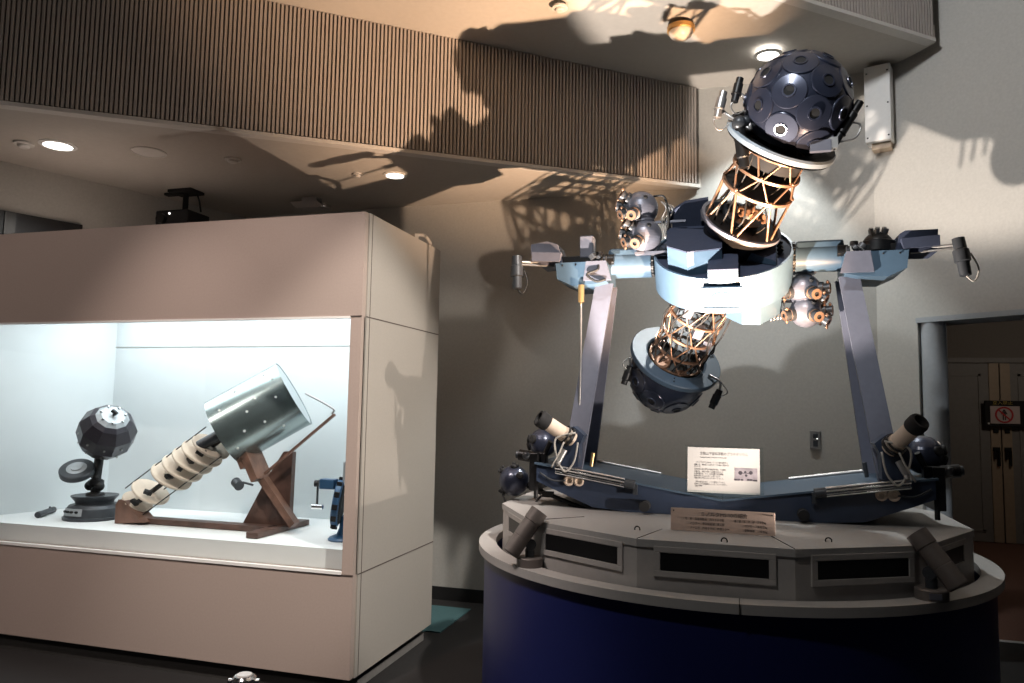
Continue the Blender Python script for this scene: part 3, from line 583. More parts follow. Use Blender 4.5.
# tapered yoke pillars
for s in (-1, 1):
    tb = V(bxc + s * .775, 0, 1.215); tt = V(bxc + s * .63, 0, 2.235)
    def at(t, off, yy): return V(tb.x + (tt.x - tb.x) * t + off * s, yy, tb.z + (tt.z - tb.z) * t)
    def quadprism(fa, fb):
        a_ = [at(0, o_, y_) for o_, y_ in fa] + [at(1, o_, y_) for o_, y_ in fb]
        return a_, [(0, 1, 2, 3), (7, 6, 5, 4), (0, 4, 5, 1), (1, 5, 6, 2), (2, 6, 7, 3), (3, 7, 4, 0)]
    mb = MB()
    mb.add(*quadprism([(.055, 3.98), (-.055, 3.98), (-.055, 4.01), (.055, 4.01)], [(.05, 4.12), (-.05, 4.12), (-.05, 4.14), (.05, 4.14)]))
    mb.add(*quadprism([(.055, 4.42), (-.055, 4.42), (-.055, 4.39), (.055, 4.39)], [(.05, 4.28), (-.05, 4.28), (-.05, 4.26), (.05, 4.26)]))
    mb.add(*quadprism([(.05, 4.01), (.025, 4.01), (.025, 4.39), (.05, 4.39)], [(.045, 4.14), (.02, 4.14), (.02, 4.26), (.045, 4.26)]))
    p_ = obj('yoke_pillar', mb, 'lilac', pj)
    mb = MB(); mb.cyl(at(.015, -.075, 4.06) + V(-s * .02, -.03, 0), at(.085, -.075, 4.06) + V(-s * .02, -.03, 0), .010, n=14); obj('cable_sleeve', mb, 'brass' if s < 0 else 'gun', p_)
    # bearing box on top
    X0 = bxc + s * .605
    P = [(.0, 2.345), (.0, 2.235), (.06, 2.22), (.19, 2.215), (.275, 2.255), (.285, 2.345)]
    mb = MB(); mb.prism([(X0 + s * x, z) for x, z in P], 4.03, 4.37); bx_ = obj('bearing_box', mb, 'lslate', pj)
    mb = MB()
    mb.prism([(X0 + s * -.03, 2.238), (X0 + s * .125, 2.238), (X0 + s * .11, 2.345), (X0 + s * 0., 2.345)], 4.015, 4.032)
    obj('cheek_plate', mb, 'lilac', bx_)
    mb = MB()
    for k in range(4): mb.sphere((X0 + s * (.02 + .075 * k), 4.028, 2.33), .005, 8, 5)
    obj('bolts', mb, 'black', bx_)
    mb = MB(); mb.box((X0 + s * .17, 4.2, 2.365), (.20, .24, .05), bev=.004); mb.cyl((X0 + s * .02, 4.12, 2.37), (X0 + s * -.03, 4.12, 2.37), .03, n=16); mb.cyl((X0 + s * .04, 4.05, 2.38), (X0 + s * .04, 4.05, 2.40), .02, n=12)
    gbx = obj('gear_train', mb, 'black', pj)
    for k in range(5):
        mb.M = Matrix.Identity(4)
    mb = MB(); 
    for k in range(3): mb.cyl((X0 + s * (.005 + .03 * k), 4.06 - .02 * k, 2.36), (X0 + s * (.02 + .03 * k), 4.06 - .02 * k, 2.36 + .01 * k), .02, n=16)
    obj('gear_wheel', mb, 'gun', gbx)
    if s < 0:
        mb = MB(); mb.box((X0 + s * .12, 4.12, 2.44), (.075, .09, .125), bev=.006); obj('drive_motor', mb, 'silver', pj, label='pale grey motor block')
        mb = MB(); mb.tube([(X0 + s * .06, 4.04, 2.36), (X0 + s * .04, 4.01, 2.30), (X0 + s * .10, 4.0, 2.27), (X0 + s * .05, 4.0, 2.23), (X0 + s * .0, 4.01, 2.24)], .007); obj('wire_loom', mb, 'bcable', pj)
        mb = MB(); mb.cyl((X0 + s * .135, 4.02, 2.215), (X0 + s * .135, 4.02, 2.12), .017, n=14); sl = obj('brass_coupling', mb, 'brass', pj)
        mb = MB(); mb.tube([(X0 + s * .135, 4.02, 2.12), (X0 + s * .135, 4.02, 1.9), (X0 + s * .14, 4.03, 1.6), (X0 + s * .16, 4.05, 1.26)], .006); obj('drive_cable', mb, 'steel', sl)
    else:
        mb = MB(); mb.sphere((X0 + s * .165, 4.15, 2.39), .075, 28, 14); mb.lathe([(.085, 0), (.085, .05), (.075, .055)], 28, Matrix.Translation((X0 + s * .165, 4.15, 2.36))); dm_ = obj('lens_dome', mb, 'black', pj)
        mb = MB()
        for k in range(7):
            an = k * .9; mb.cyl((X0 + s * .165 + .035 * cos(an), 4.13 + .02 * sin(an), 2.45), (X0 + s * .165 + .04 * cos(an), 4.12 + .03 * sin(an), 2.475), .011, n=10)
        obj('dome_lens', mb, 'steel', dm_)
    # angular hood and outrigger projector
    Xh = X0 + s * .25
    if s < 0: hp = [(0, 2.345), (.03, 2.455), (.09, 2.475), (.185, 2.46), (.18, 2.40), (.14, 2.39), (.13, 2.335)]
    else: hp = [(-.02, 2.35), (.0, 2.43), (.025, 2.445), (.17, 2.445), (.165, 2.335), (.03, 2.335)]
    mb = MB(); mb.prism([(Xh + s * x, z) for x, z in hp], 4.05, 4.24)
    mb.prism([(Xh + s * x, z) for x, z in ((0.01, 2.35), (.0, 2.40), (.17, 2.41), (.17, 2.36))], 4.02, 4.05); obj('lamp_hood', mb, 'lilac' if s < 0 else 'dslate', pj)
    e = V(Xh + s * .225, 4.02, 2.355)
    mb = MB(); mb.rod((Xh + s * .05, 4.1, 2.355), e, .009); mb.rod((Xh + s * .05, 4.07, 2.335), e + V(0, 0, -.015), .006); oa = obj('outrigger_arm', mb, 'steel', pj)
    d_ = V(s * .12, -.1, -1).normalized() if s > 0 else V(.05, -.1, -1).normalized()
    c = V(Xh + s * .25, 4.0, 2.33)
    mb = MB(); mb.lathe([(0, -.06), (.028, -.055), (.03, 0), (.036, .005), (.036, .06), (.028, .065), (.026, .13), (.014, .135), (0, .135)], 22, M4(c, d_)); op = obj('outrigger_projector', mb, 'gun', pj)
    mb = MB(); mb.tube([c + d_ * .13, c + d_ * .16 + V(.03, 0, 0), c + d_ * .1 + V(.06, 0, 0), c + d_ * .02 + V(.04, 0, 0)], .004); obj('projector_wire', mb, 'bcable' if s < 0 else 'cable', op)
    # trunnion
    xa, xb = bxc + s * .375, bxc + s * .61
    mb = MB(); mb.cyl((xa, 4.2, 2.36), (xb, 4.2, 2.36), .083, n=40); mb.box(((xa + xb) / 2, 4.2, 2.395), (abs(xb - xa) * .98, .15, .075), bev=.012); tr_ = obj('trunnion', mb, 'lslate', pj)
    mb = MB(); mb.lathe([(.04, 0), (.076, 0), (.076, .02), (.04, .02)], 32, M4((xa - s * .012, 4.2, 2.36), (s, 0, 0)), True, True)
    for k in range(14): an = k * 2 * PI / 14; mb.cyl(V(xa + s * .008, 4.2 + .072 * cos(an), 2.36 + .072 * sin(an)), V(xa - s * .014, 4.2 + .072 * cos(an), 2.36 + .072 * sin(an)), .009, n=8)
    obj('slip_ring', mb, 'black', tr_)

# --- central disc
tau, phi, ob = math.radians(36), math.radians(-10), math.radians(23.5)
n = V(0, -sin(tau), cos(tau)); mI = V(0, cos(tau), sin(tau)); X_ = V(1, 0, 0)
ax = (n * cos(ob) + (X_ * cos(phi) + mI * sin(phi)) * sin(ob)).normalized()
MD = M4(PC, n, X_)          # local: x right, y away/up in the disc plane, z disc normal
R0 = .365; hT, hB = .07, -.125
mb = MB(MD); mb.lathe([(R0, hB), (R0, hT)], 96); mb.lathe([(R0, hB), (0, hB)], 96); mb.lathe([(R0, hT), (R0 - .012, hT), ], 96); mb.lathe([(R0 - .012, hT), (R0 - .012, hT - .015)], 96); dk = obj('precession_disc', mb, 'lslate', pj)
mb = MB(MD); mb.lathe([(0, hT - .014), (R0 - .012, hT - .014)], 96); obj('disc_top', mb, 'dslate', dk, label='dark slate top face')
mb = MB(MD); mb.box((-.0, -R0 - .004, -.03), (.19, .02, .12), bev=.004)
for z in (.028, -.088): mb.box((0, -R0 - .012, z), (.20, .016, .01))
for x in (-.095, .095): mb.box((x, -R0 - .010, -.03), (.01, .016, .12))
mb.lathe([(0, .016), (.05, .016), (.055, .010)], 32, M4((0, -R0 - .002, -.03), (0, -1, 0)) @ Matrix.Diagonal((1, .7, 1, 1))); obj('inspection_cover', mb, 'lslate', dk)
mb = MB(MD)      # faceted housing at the front left of the disc top
hp_ = [(-.290, .044), (-.274, -.199), (-.168, -.284), (.003, -.253), (.002, -.153), (-.070, -.010)]
mb.slab(hp_, hT - .02, hT + .115); obj('planet_housing', mb, 'lslate', dk)
mb = MB(MD); mb.slab([(x * 1.008, y * 1.008) for x, y in hp_], hT + .115, hT + .122); obj('housing_lid', mb, 'dslate', dk)
mb = MB(MD); mb.box((.007, -.285, hT + .025), (.146, .175, .06)); obj('lower_step', mb, 'lslate', dk)
mb = MB(MD); mb.box((.007, -.283, hT + .057), (.148, .180, .005)); obj('step_lid', mb, 'dslate', dk)
mb = MB(MD); wv = [(-.004, -.085, hT - .01), (-.004, -.085, hT + .078), (.266, -.205, hT - .01), (.266, -.205, hT + .012), (.276, .03, hT - .01), (.276, .03, hT + .055), (.0, .06, hT - .01), (.0, .06, hT + .09)]
mb.add(wv, [(0, 2, 3, 1), (2, 4, 5, 3), (4, 6, 7, 5), (6, 0, 1, 7), (0, 6, 4, 2)]); obj('wedge_shroud', mb, 'lslate', dk)
mb = MB(MD); mb.add([wv[1], wv[3], wv[5], wv[7]], [(0, 1, 2, 3)]); obj('shroud_top', mb, 'dslate', dk)
mb = MB(MD); mb.prism([(-.285, hT), (-.285, .25), (-.193, .305), (-.071, .32), (-.071, hT)], .10, .14); mb.box((-.18, .09, hT + .05), (.20, .04, .10)); obj('rear_fin', mb, 'dslate', dk)
mb = MB(MD); mb.box((-.095, .09, .235), (.032, .02, .06)); obj('fin_bracket', mb, 'silver', dk)
mb = MB(MD)
for (x, y) in ((.285, .02), (.285, -.03), (.285, -.07)): mb.cyl((x, y, hT - .01), (x + .02, y, hT + .02), .01, n=10)
obj('disc_bolts', mb, 'black', dk)
mb = MB(MD)      # counterpart housing below
mb.slab([(.017, -.205), (.099, -.285), (.189, -.291), (.299, -.166), (.299, .0), (.017, 0)], -.24, -.11); obj('planet_housing', mb, 'lslate', dk)

MS = M4(PC, ax, X_)
def ring(mb, s_, r, t=.007): mb.lathe([(r - t, -t), (r + t, -t), (r + t, t), (r - t, t)], 48, MS @ Matrix.Translation((0, 0, s_)), True, True)
def ap(r, an, s_): return MS @ V(r * cos(an), r * sin(an), s_)
# upper truss
mb = MB(MS); mb.lathe([(.15, .05), (.17, .18), (.205, .225), (.205, .25), (.19, .25), (.0, .245)], 56); tbse = obj('tube_base', mb, 'black', pj)
mb = MB(); ring(mb, .245, .207, .009); obj('base_ring', mb, 'silver', tbse)
mb = MB(MS); mb.lathe([(0, .25), (.09, .25), (.10, .28), (.04, .30), (.0, .30)], 32); mb.cyl((.0, 0, .29), (.03, 0, .34), .05, n=20); mb.cyl((-.06, .05, .25), (-.09, .07, .30), .04, n=20); mb.cyl((-.11, .08, .25), (-.13, .09, .29), .035, n=20); obj('gear_cluster', mb, 'gun', tbse)
mb = MB(MS)
for k in range(7): mb.cyl((-.03 + .02 * k, -.05, .31 + .012 * (k % 3)), (-.02 + .02 * k, -.07, .33 + .014 * (k % 2)), .014, n=10)
mb.cyl((-.05, -.04, .33), (.07, -.04, .35), .018, n=12); mb.torus((.02, -.03, .345), (1, 0, .2), .03, .008, 20, 6); obj('gear_cluster', mb, 'copper', tbse, label='copper coloured gear pieces')
ut = MB()
ring(ut, .455, .178); ring(ut, .56, .166); ring(ut, .66, .16, .005)
def zig(mb, r0, s_0, r1, s_1, N, ph, rad):
    for k in range(N):
        an = ph + k * 2 * PI / N; h_ = PI / N * .92
        mb.rod(ap(r0, an + h_ * .12, s_0), ap(r1, an + h_, s_1), rad); mb.rod(ap(r0, an - h_ * .12, s_0), ap(r1, an - h_, s_1), rad)
zig(ut, .195, .245, .176, .455, 6, .3, .0062); zig(ut, .176, .455, .165, .56, 6, .85, .005); zig(ut, .165, .56, .16, .69, 6, .3, .005)
for k in range(6):
    for (r, s_, ph) in ((.195, .25, .3), (.178, .463, .85), (.166, .568, .3)): an = ph + k * PI / 3; ut.sphere(ap(r, an, s_), .010, 10, 6)
obj('upper_truss', ut, 'copper', pj)
mb = MB(MS); mb.lathe([(0, .452), (.172, .452)], 48); mb.lathe([(0, .458), (.172, .458)], 48); mb.lathe([(0, .556), (.16, .556)], 48); mb.lathe([(0, .562), (.16, .562)], 48); mb.lathe([(.155, .60), (.158, .69)], 48); mb.lathe([(0, .60), (.155, .60)], 48); obj('truss_plate', mb, 'blackm', pj)
mb = MB()
for (an, rr) in ((3.6, .16), (3.9, .15), (4.4, .14), (5.2, .13), (.8, .15)):
    mb.tube([ap(rr, an, .25), ap(rr + .03, an + .15, .34), ap(rr - .02, an - .1, .44), ap(rr + .01, an + .1, .55), ap(rr, an, .68)], .0045, 6)
obj('wire_loom', mb, 'bcable', pj)
# upper flange + ball
rng = random.Random(3)
ph_ = (1 + 5 ** .5) / 2
VV = []
for a_ in (1, -1):
    for b_ in (1, -1): VV.append(V(0, a_, b_ * ph_))
VV = VV + [V(v.y, v.z, v.x) for v in VV] + [V(v.z, v.x, v.y) for v in VV]
VV = [v.normalized() for v in VV]; FF = []
for i in range(12):
    for j in range(i + 1, 12):
        for k in range(j + 1, 12):
            if min(VV[i].dot(VV[j]), VV[j].dot(VV[k]), VV[i].dot(VV[k])) > .4: FF.append((VV[i] + VV[j] + VV[k]).normalized())
QB = Quaternion((-0.06839, -0.65477, -0.74737, -0.08959)).normalized()
dirs = [QB @ v for v in VV + FF]
def star_ball(c, r, sgn, lim, name='star_ball'):
    mb = MB(); mb.sphere((0, 0, 0), r, 64, 36, M4(c, ax * sgn), 0., math.radians(132 if sgn > 0 else 121)); bl = obj(name, mb, 'ball', pj)
    for d in dirs:
        if d.dot(ax) * sgn < lim: continue
        mt = M4(c, d); rp = r * .33; h0 = math.sqrt(r * r - rp * rp)
        mb = MB(mt); mb.lathe([(rp, h0 - .010), (rp, h0 + .004)], 44); mb.lathe([(rp, h0 + .004), (rp * .97, h0 + .0075), (rp * .93, h0 + .0085)], 44); mb.lathe([(rp * .93, h0 + .0085), (rp * .40, h0 + .0160)], 44)
        mb.lathe([(rp * .40, h0 + .0160), (rp * .385, h0 + .0215), (rp * .30, h0 + .0215), (rp * .285, h0 + .015)], 28); lp = obj('lens_plate', mb, 'ball', bl)
        mb = MB(mt); mb.lathe([(rp * .295, h0 + .0168), (0, h0 + .0168)], 24); obj('lens', mb, 'blackm', lp)
    return bl
UBc = PC + ax * .90; LBc = PC - ax * .86
star_ball(UBc, .237, 1, -.62)
mb = MB(MS); mb.lathe([(.165, .68), (.262, .705), (.262, .74), (.250, .74), (.20, .72), (.17, .72)], 72); fl = obj('ball_flange', mb, 'black', pj)
mb = MB(MS); mb.lathe([(.262, .708), (.270, .710), (.270, .732), (.262, .742)], 72); obj('flange_band', mb, 'pale', fl, label='outer band with its lit edge put into the pale blue')
mb = MB(MS); mb.lathe([(.262, .698), (.165, .68)], 72); obj('flange_underside', mb, 'blackm', fl)
# small projectors on the upper flange
def barrel(p, d, L, r, m, name, parent, hood=True):
    d = Vector(d).normalized(); mb = MB()
    mb.lathe([(0, 0), (r * .8, 0), (r * .85, L * .3), (r, L * .32), (r, L * .75), (r * .8, L * .78), (r * .8, L), (r * .55, L), (r * .5, L * .93), (0, L * .93)], 20, M4(Vector(p), d))
    mb.torus(Vector(p) + d * L * .32, d, r * 1.02, r * .12, 18, 6)
    return obj(name, mb, m, parent)
ru = right; uu = -down
for (dx, dz, L, r, m) in ((-.405, -.03, .13, .024, 'steel'), (-.315, .055, .12, .022, 'black')):
    p = (V(-.06, 3.65, 2.95) if m == 'steel' else V(.02, 3.65, 3.02))
    b_ = barrel(p - ru * .012, ru * .25 + uu * 1 + fwd * .05, L, r, m, 'flange_projector', pj)
    mb = MB(); mb.tube([p + uu * .05, p + ru * .04 + uu * .01, UBc + ru * -.22 + uu * -.12], .009); mb.tube([p + uu * .02, p - ru * .03 - uu * .02, p - ru * .0 - uu * .06, p + ru * .06 - uu * .02], .004); obj('bracket', mb, 'steel', b_)
p = ap(.27, 3.75, .72); p2 = V(.03, 3.62, 2.89)
b_ = barrel(p2 + uu * .0, -uu * 1 + ru * .12, .20, .03, 'black', 'flange_projector', pj)
mb = MB(); mb.sphere(p2 + uu * .012, .036, 18, 10); mb.sphere(p2 + uu * .02 + ru * .03, .028, 16, 8); obj('bracket', mb, 'gun', b_)
p3 = V(.43, 3.60, 2.74)
b_ = barrel(p3, uu * 1 + ru * .62, .25, .022, 'black', 'flange_projector', pj)
mb = MB(); mb.tube([p3 + ru * .05 + uu * .12, p3 + ru * .13 + uu * .11, p3 + ru * .11 + uu * .05, p3 + ru * .04 + uu * .03], .005); mb.box((0, 0, 0), (.05, .05, .05), Matrix.Translation(p3 + V(0, 0, .02))); obj('bracket', mb, 'steel', b_)
mb = MB(); mb.box(p3 + uu * .01 - ru * .05, (.09, .03, .05)); mb.box(p3 + uu * .05 - ru * .02, (.05, .03, .03)); obj('junction_block', mb, 'silver', fl)
# lower truss, collar and ball
lt = MB()
lv = [-.10, -.235, -.37, -.50, -.62, -.72]
for i, s_ in enumerate(lv): ring(lt, s_, .158, .0065)
for i in range(5): zig(lt, .158, lv[i], .158, lv[i + 1], 6, (.2, .75)[i % 2], .0048)
for i, s_ in enumerate(lv):
    for k in range(6): lt.sphere(ap(.160, (.2, .75)[i % 2] + k * PI / 3, s_), .009, 8, 5)
obj('lower_truss', lt, 'copper', pj)
mb = MB(MS)
for s_ in (-.30, -.44, -.58): mb.lathe([(0, s_), (.12, s_)], 40); mb.lathe([(.12, s_), (.12, s_ + .004)], 40)
for k in range(8): an = k * PI / 4; mb.rod((.11 * cos(an), .11 * sin(an), -.1), (.12 * cos(an + .5), .12 * sin(an + .5), -.72), .006)
obj('truss_plate', mb, 'gun', pj)
mb = MB(MS)
for k in range(5): an = 3.4 + k * .75; mb.box((.135 * cos(an), .135 * sin(an), -.2 - .1 * k), (.05, .06, .07), bev=.004)
obj('relay_box', mb, 'silver', pj)
mb = MB()
for (an, rr) in ((3.5, .175), (4.0, .17), (4.6, .172), (5.3, .17), (5.9, .172)):
    mb.tube([ap(rr, an, -.1), ap(rr + .01, an + .25, -.25), ap(rr + .015, an - .05, -.4), ap(rr, an + .2, -.55), ap(rr - .01, an, -.70)], .0045, 6)
obj('wire_loom', mb, 'bcable', pj)
bl = star_ball(LBc, .232, -1, -.05)
mb = MB(MS); mb.lathe([(.178, -.745), (.178, -.715), (.19, -.705), (.276, -.705), (.28, -.71), (.28, -.735), (.24, -.77), (.22, -.78)], 72); cl = obj('ball_collar', mb, 'slate', pj)
mb = MB(MS); mb.lathe([(.177, -.74), (.177, -.712)], 72); mb.lathe([(0, -.745), (.178, -.745)], 48); obj('collar_well', mb, 'blackm', cl)
mb = MB()
for an in (4.7, 4.75): mb.sphere(ap(.215 + (.03 if an > 4.72 else 0), 4.71, -.704), .005, 8, 5)
obj('collar_screws', mb, 'black', cl)
for (pp, dd_) in ((V(-.61, 4.58, 1.80), V(-.35, 0, -1)), (V(-.085, 4.58, 1.66), V(-.45, 0, -1)),):
    b_ = barrel(pp, dd_, .12, .024, 'black', 'collar_projector', pj)
    e_ = LBc + (pp - LBc) * .8 + uu * .07
    mb = MB(); mb.tube([pp, pp + uu * .05, e_], .007); mb.tube([pp - uu * .04, pp + (pp - LBc).normalized() * .05, pp + uu * .06], .004); obj('bracket', mb, 'steel', b_)
mb = MB(); pw = LBc + ru * .262 + uu * .19; mb.tube([pw - ru * .02 + uu * .03, pw + ru * .025, pw - uu * .05 + ru * .02, pw - uu * .07 - ru * .01], .006); mb.sphere(pw + uu * .03 - ru * .02, .012, 10, 6); obj('collar_cable', mb, 'bcable', cl)
for k in (0, 1):
    c_ = LBc - fwd * .18 + ru * (-.065 + .10 * k) + uu * (.10 - .10 * k - .01); mb = MB(); mb.lathe([(.045, -.02), (.048, .01), (.035, .016), (.022, .016), (.02, .0), (0, .0)], 28, M4(c_ , (c_ - LBc))); obj('copper_lens', mb, 'copper', bl, label='copper coloured lens mount')

# twin-sphere planet projectors on either side of the disc
for s, zs, c1, c2 in ((-1, 1, V(-.49, 4.1, 2.645), V(-.47, 4.1, 2.49)), (1, -1, V(.356, 4.22, 2.188), V(.366, 4.22, 2.070))):
    r = .094 if s < 0 else .085
    for i, c in enumerate((c1, c2)):
        mb = MB(); mb.sphere(c, r, 40, 20); sb = obj('planet_sphere', mb, 'silver', pj)
        dl = [V(-.25, -.85, -.45), V(-.95, -.25, .1), V(-.8, -.5, .55), V(-.75, -.55, -.35)] if s < 0 else [V(.35, -.85, -.3), V(.95, -.25, .0), V(-.85, -.4, -.2), V(.85, -.35, -.5)]
        for j, d in enumerate(dl):
            d = d.normalized(); L = .055 if j == 0 else .045
            mb = MB(); mb.lathe([(.036, r * .90), (.036, r + .012), (.026, r + .014), (.026, r + L * .7), (.03, r + L * .72), (.03, r + L), (.016, r + L), (.014, r + L * .85), (0, r + L * .85)], 24, M4(c, d)); lb = obj('lens_barrel', mb, 'gun', sb)
            mb = MB(); mb.lathe([(.012, r + L + .001), (.027, r + L + .001), (.028, r + L - .006)], 24, M4(c, d)); mb.torus(c + d * (r + .010), d, .0305, .004, 22, 6); obj('lens_ring', mb, 'copper', lb)
            if j: 
                mb = MB(); e = c + d * (r + .03); mb.sphere(e + V(0, -.02, .03), .009, 10, 6); mb.sphere(e + V(0, -.01, -.035), .008, 10, 6); mb.rod(e + V(0, -.02, .04), e + V(0, -.01, -.045), .004); obj('focus_screw', mb, 'copper', lb)
        mb = MB(); mb.cyl(c + V(.03, -.07, .035), c + V(.034, -.082, .045), .012, n=12); obj('port', mb, 'blackm', sb)
    mid = (c1 + c2) / 2
    mb = MB(); mb.lathe([(.06, -.012), (.066, -.004), (.066, .004), (.06, .012)], 28, M4(mid, c2 - c1)); mb.box(mid + V(-s * .12, .02, 0), (.22, .02, .012)); obj('sphere_bracket', mb, 'silver', pj); mb = MB(); mb.box(c2 + V(-s * .05, 0, -r - .004) if s < 0 else c1 + V(-s * .04, 0, r + .004), (.2, .06, .012)); obj('sphere_shelf', mb, 'silver', pj)
    mb = MB()
    for k in range(4): 
        y_ = c1.y - .02 + .03 * k; xq = mid.x - s * (.10 + .015 * k)
        mb.tube([(xq, y_, mid.z + .11), (xq - s * .03, y_ - .02, mid.z + .06), (xq - s * .005, y_, mid.z), (xq - s * .025, y_, mid.z - .1)], .005, 6)
    obj('cable_bundle', mb, 'steel', pj)
    mb = MB(); mb.tube([c1 + V(-s * .07, -.02, .06), c1 + V(-s * .13, -.02, .05), c1 + V(-s * .15, -.01, -.06), c2 + V(-s * .12, 0, .0)], .006); obj('sphere_cable', mb, 'bcable', pj)

# beam-end instrument clusters
for s in (-1, 1):
    xe = bxc + s * .95
    mb = MB(); mb.box((xe + s * .012, 4.0, 1.20), (.05, .22, .20), bev=.006); mb.cyl((xe + s * .02, 3.92, 1.275), (xe + s * .10, 3.92, 1.285), .03, n=18); mb.box((xe - s * .02, 3.95, 1.27), (.05, .06, .06), bev=.005); mb.rod((xe, 3.9, 1.12), (xe, 3.9, 1.06), .012); mb.rod((xe - s * .03, 3.95, 1.28), (xe - s * .07, 3.93, 1.36), .014); eb = obj('end_bracket', mb, 'black', pj)
    mb = MB(); mb.sphere((xe + s * .055, 3.9, 1.283), .022, 14, 8); mb.cyl((xe + s * .10, 3.92, 1.285), (xe + s * .115, 3.92, 1.287), .022, n=14); obj('thumb_screw', mb, 'gun', eb)
    # housing leaning outward
    hx = bxc + s * .775
    mb = MB(); mb.prism([(hx - s * .055, 1.235), (hx - s * .06, 1.35), (hx - s * .085, 1.40), (hx - s * .03, 1.445), (hx + s * .06, 1.41), (hx + s * .06, 1.235)], 3.88, 3.975); obj('instrument_housing', mb, 'beam', pj)
    # cream telescope tube, pointing up and outward towards the viewer
    p0 = V(hx - s * .015, 3.86, 1.385); d = V(s * .72, -.50, .52).normalized() if s < 0 else V(s * .50, -.66, .66).normalized()
    mb = MB(); mb.lathe([(.036, -.02), (.041, .02), (.041, .05), (.038, .05), (.038, .145), (.041, .158)], 30, M4(p0, d)); tl = obj('telescope_tube', mb, 'cream', pj, label='cream telescope tube')
    mb = MB(); mb.lathe([(.041, .145), (.045, .155), (.046, .19), (.041, .205), (.030, .206), (.028, .17), (0, .17)], 30, M4(p0, d)); obj('eyepiece', mb, 'blackm', tl)
    mb = MB(); mb.lathe([(.047, .0), (.053, .0), (.053, .016), (.047, .016)], 30, M4(p0, d), True, True); mb.lathe([(.047, .03), (.051, .03), (.051, .04), (.047, .04)], 30, M4(p0, d), True, True); obj('clamp_ring', mb, 'black', tl)
    q0 = p0 + d * .0
    mb = MB(); mb.tube([q0 + V(-s * .04, -.05, .03), q0 + V(s * .06, -.06, .0), q0 + V(s * .06, -.05, -.09), q0 + V(s * .02, -.04, -.17), q0 + V(-s * .03, -.04, -.12), q0 + V(-s * .05, -.04, -.02)], .005, 8); mb.tube([q0 + V(s * .02, -.055, -.02), q0 + V(s * .05, -.06, -.09), q0 + V(s * .085, -.05, -.15)], .0045, 8); obj('looped_cable', mb, 'cable', tl)
    mb = MB(); mb.rod(q0 + V(s * .02, -.03, -.06), q0 + V(s * .05, -.045, -.12), .016, 12); mb.sphere(q0 + V(s * .05, -.05, -.13), .014, 12, 6); obj('focus_unit', mb, 'steel', tl)
    # navy sphere behind
    rs = .078 if s < 0 else .092
    c = V(-1.02, 4.06, 1.345) if s < 0 else V(.868, 4.06, 1.345)
    mb = MB(); mb.sphere(c, rs, 40, 20); sb = obj('ball_projector', mb, 'ball', pj)
    for d in (V(s * .9, -.3, .3), V(s * .5, -.75, .25), V(s * .95, -.2, -.25)):
        mb = MB(); d = d.normalized(); mb.lathe([(.024, rs * .95), (.024, rs + .008), (.015, rs + .012), (0, rs + .012)], 18, M4(c, d)); obj('lens_port', mb, 'blackm', sb)
    mb = MB(); mb.rod(c - V(0, .02, rs * .8), V(xe, 4.03, 1.24), .022, 12); obj('sphere_stem', mb, 'gun', sb)
    if s < 0:
        c = V(-1.2, 4.12, 1.125); rs = .086
        mb = MB(); mb.sphere(c, rs, 44, 22); sb = obj('ball_projector', mb, 'ball', pj)
        for d in (V(-.75, -.2, .65), V(.1, -.35, .95), V(-.7, -.2, -.7), V(.55, -.7, .4)):
            d = d.normalized(); mb = MB(); mb.lathe([(.020, rs * .95), (.020, rs + .010), (.012, rs + .012), (0, rs + .012)], 16, M4(c, d))
            if d.z > .6 or d.x < -.6:
                for k in range(3): an = k * 2.1; o_ = frame(d) @ V(.018 * cos(an), .018 * sin(an), rs + .012); mb.sphere(c + o_, .009, 8, 5)
            obj('lens_port', mb, 'blackm', sb)
        mb = MB(); mb.rod(c + V(.08, 0, -.02), V(-1.03, 4.08, 1.075), .018, 12); mb.rod(V(-1.05, 4.08, 1.085), V(-.70, 3.9, 1.0), .012, 12); mb.box((-.98, 4.03, 1.07), (.06, .03, .03)); obj('support_rod', mb, 'black', sb)
        mb = MB(); mb.tube([c + V(-.05, -.05, -.08), c + V(0, -.07, -.14), c + V(.10, -.06, -.14), c + V(.17, -.03, -.07)], .006); obj('ball_cable', mb, 'bcable', sb)

# ------------------------------------------------------------------ signs
def sign_frame(c, lean): return M4(c, V(0, -1, lean).normalized(), (1, 0, 0))
sc_ = V(-.055, 3.90, 1.245)
ws = thing('information_sign', 'white information sign in a clear holder propped on the projector base beam', 'sign', sc_ - V(0, 0, .14))
mt = sign_frame(sc_, .16)
mb = MB(mt); mb.box((0, -.004, -.006), (.375, .252, .004)); mb.box((0, -.132, .022), (.375, .006, .055)); mb.box((0, -.118, .007), (.375, .03, .003)); obj('acrylic_holder', mb, 'glass', ws)
mb = MB(mt); mb.box((-.003, .0, 0), (.345, .222, .0045)); obj('sign_sheet', mb, 'paper', ws)
lz = .0026
def tx(b, sz, x, y, m='ink', sq=1., name='lettering', par=ws, mt_=mt): return text(name, b, sz, mt_ @ Matrix.Translation((x, y, lz)), m, par, depth=.0003, squeeze=sq)
tx('生駒山宇宙科学館のプラネタリウム', .0175, -.115, .075, 'inkgrey', .82)
tx('Planetarium projector of the space science museum', .0085, -.115, .060, 'inkgrey', .72)
body = ['　このプラネタリウムは、ドームに星を投影する', '装置です。恒星球とよばれる二つの球から星の光を', '出します。',
        '北の星空と南の星空の恒星球を持ち、その間に', '太陽や月、惑星を投影する装置があります。', '全体を動かすことで、日周運動や歳差運動、', '緯度の変化をあらわすことができます。', '当時の夜空を多くの人々に見せてきました。',
        '　役目を終えたあと、ここに展示しています。', '台座の上から投影機のしくみをごらんください。', '（展示資料）']
ys = [.034, .022, .013, -.0005, -.012, -.0225, -.033, -.0435, -.062, -.0725, -.083]
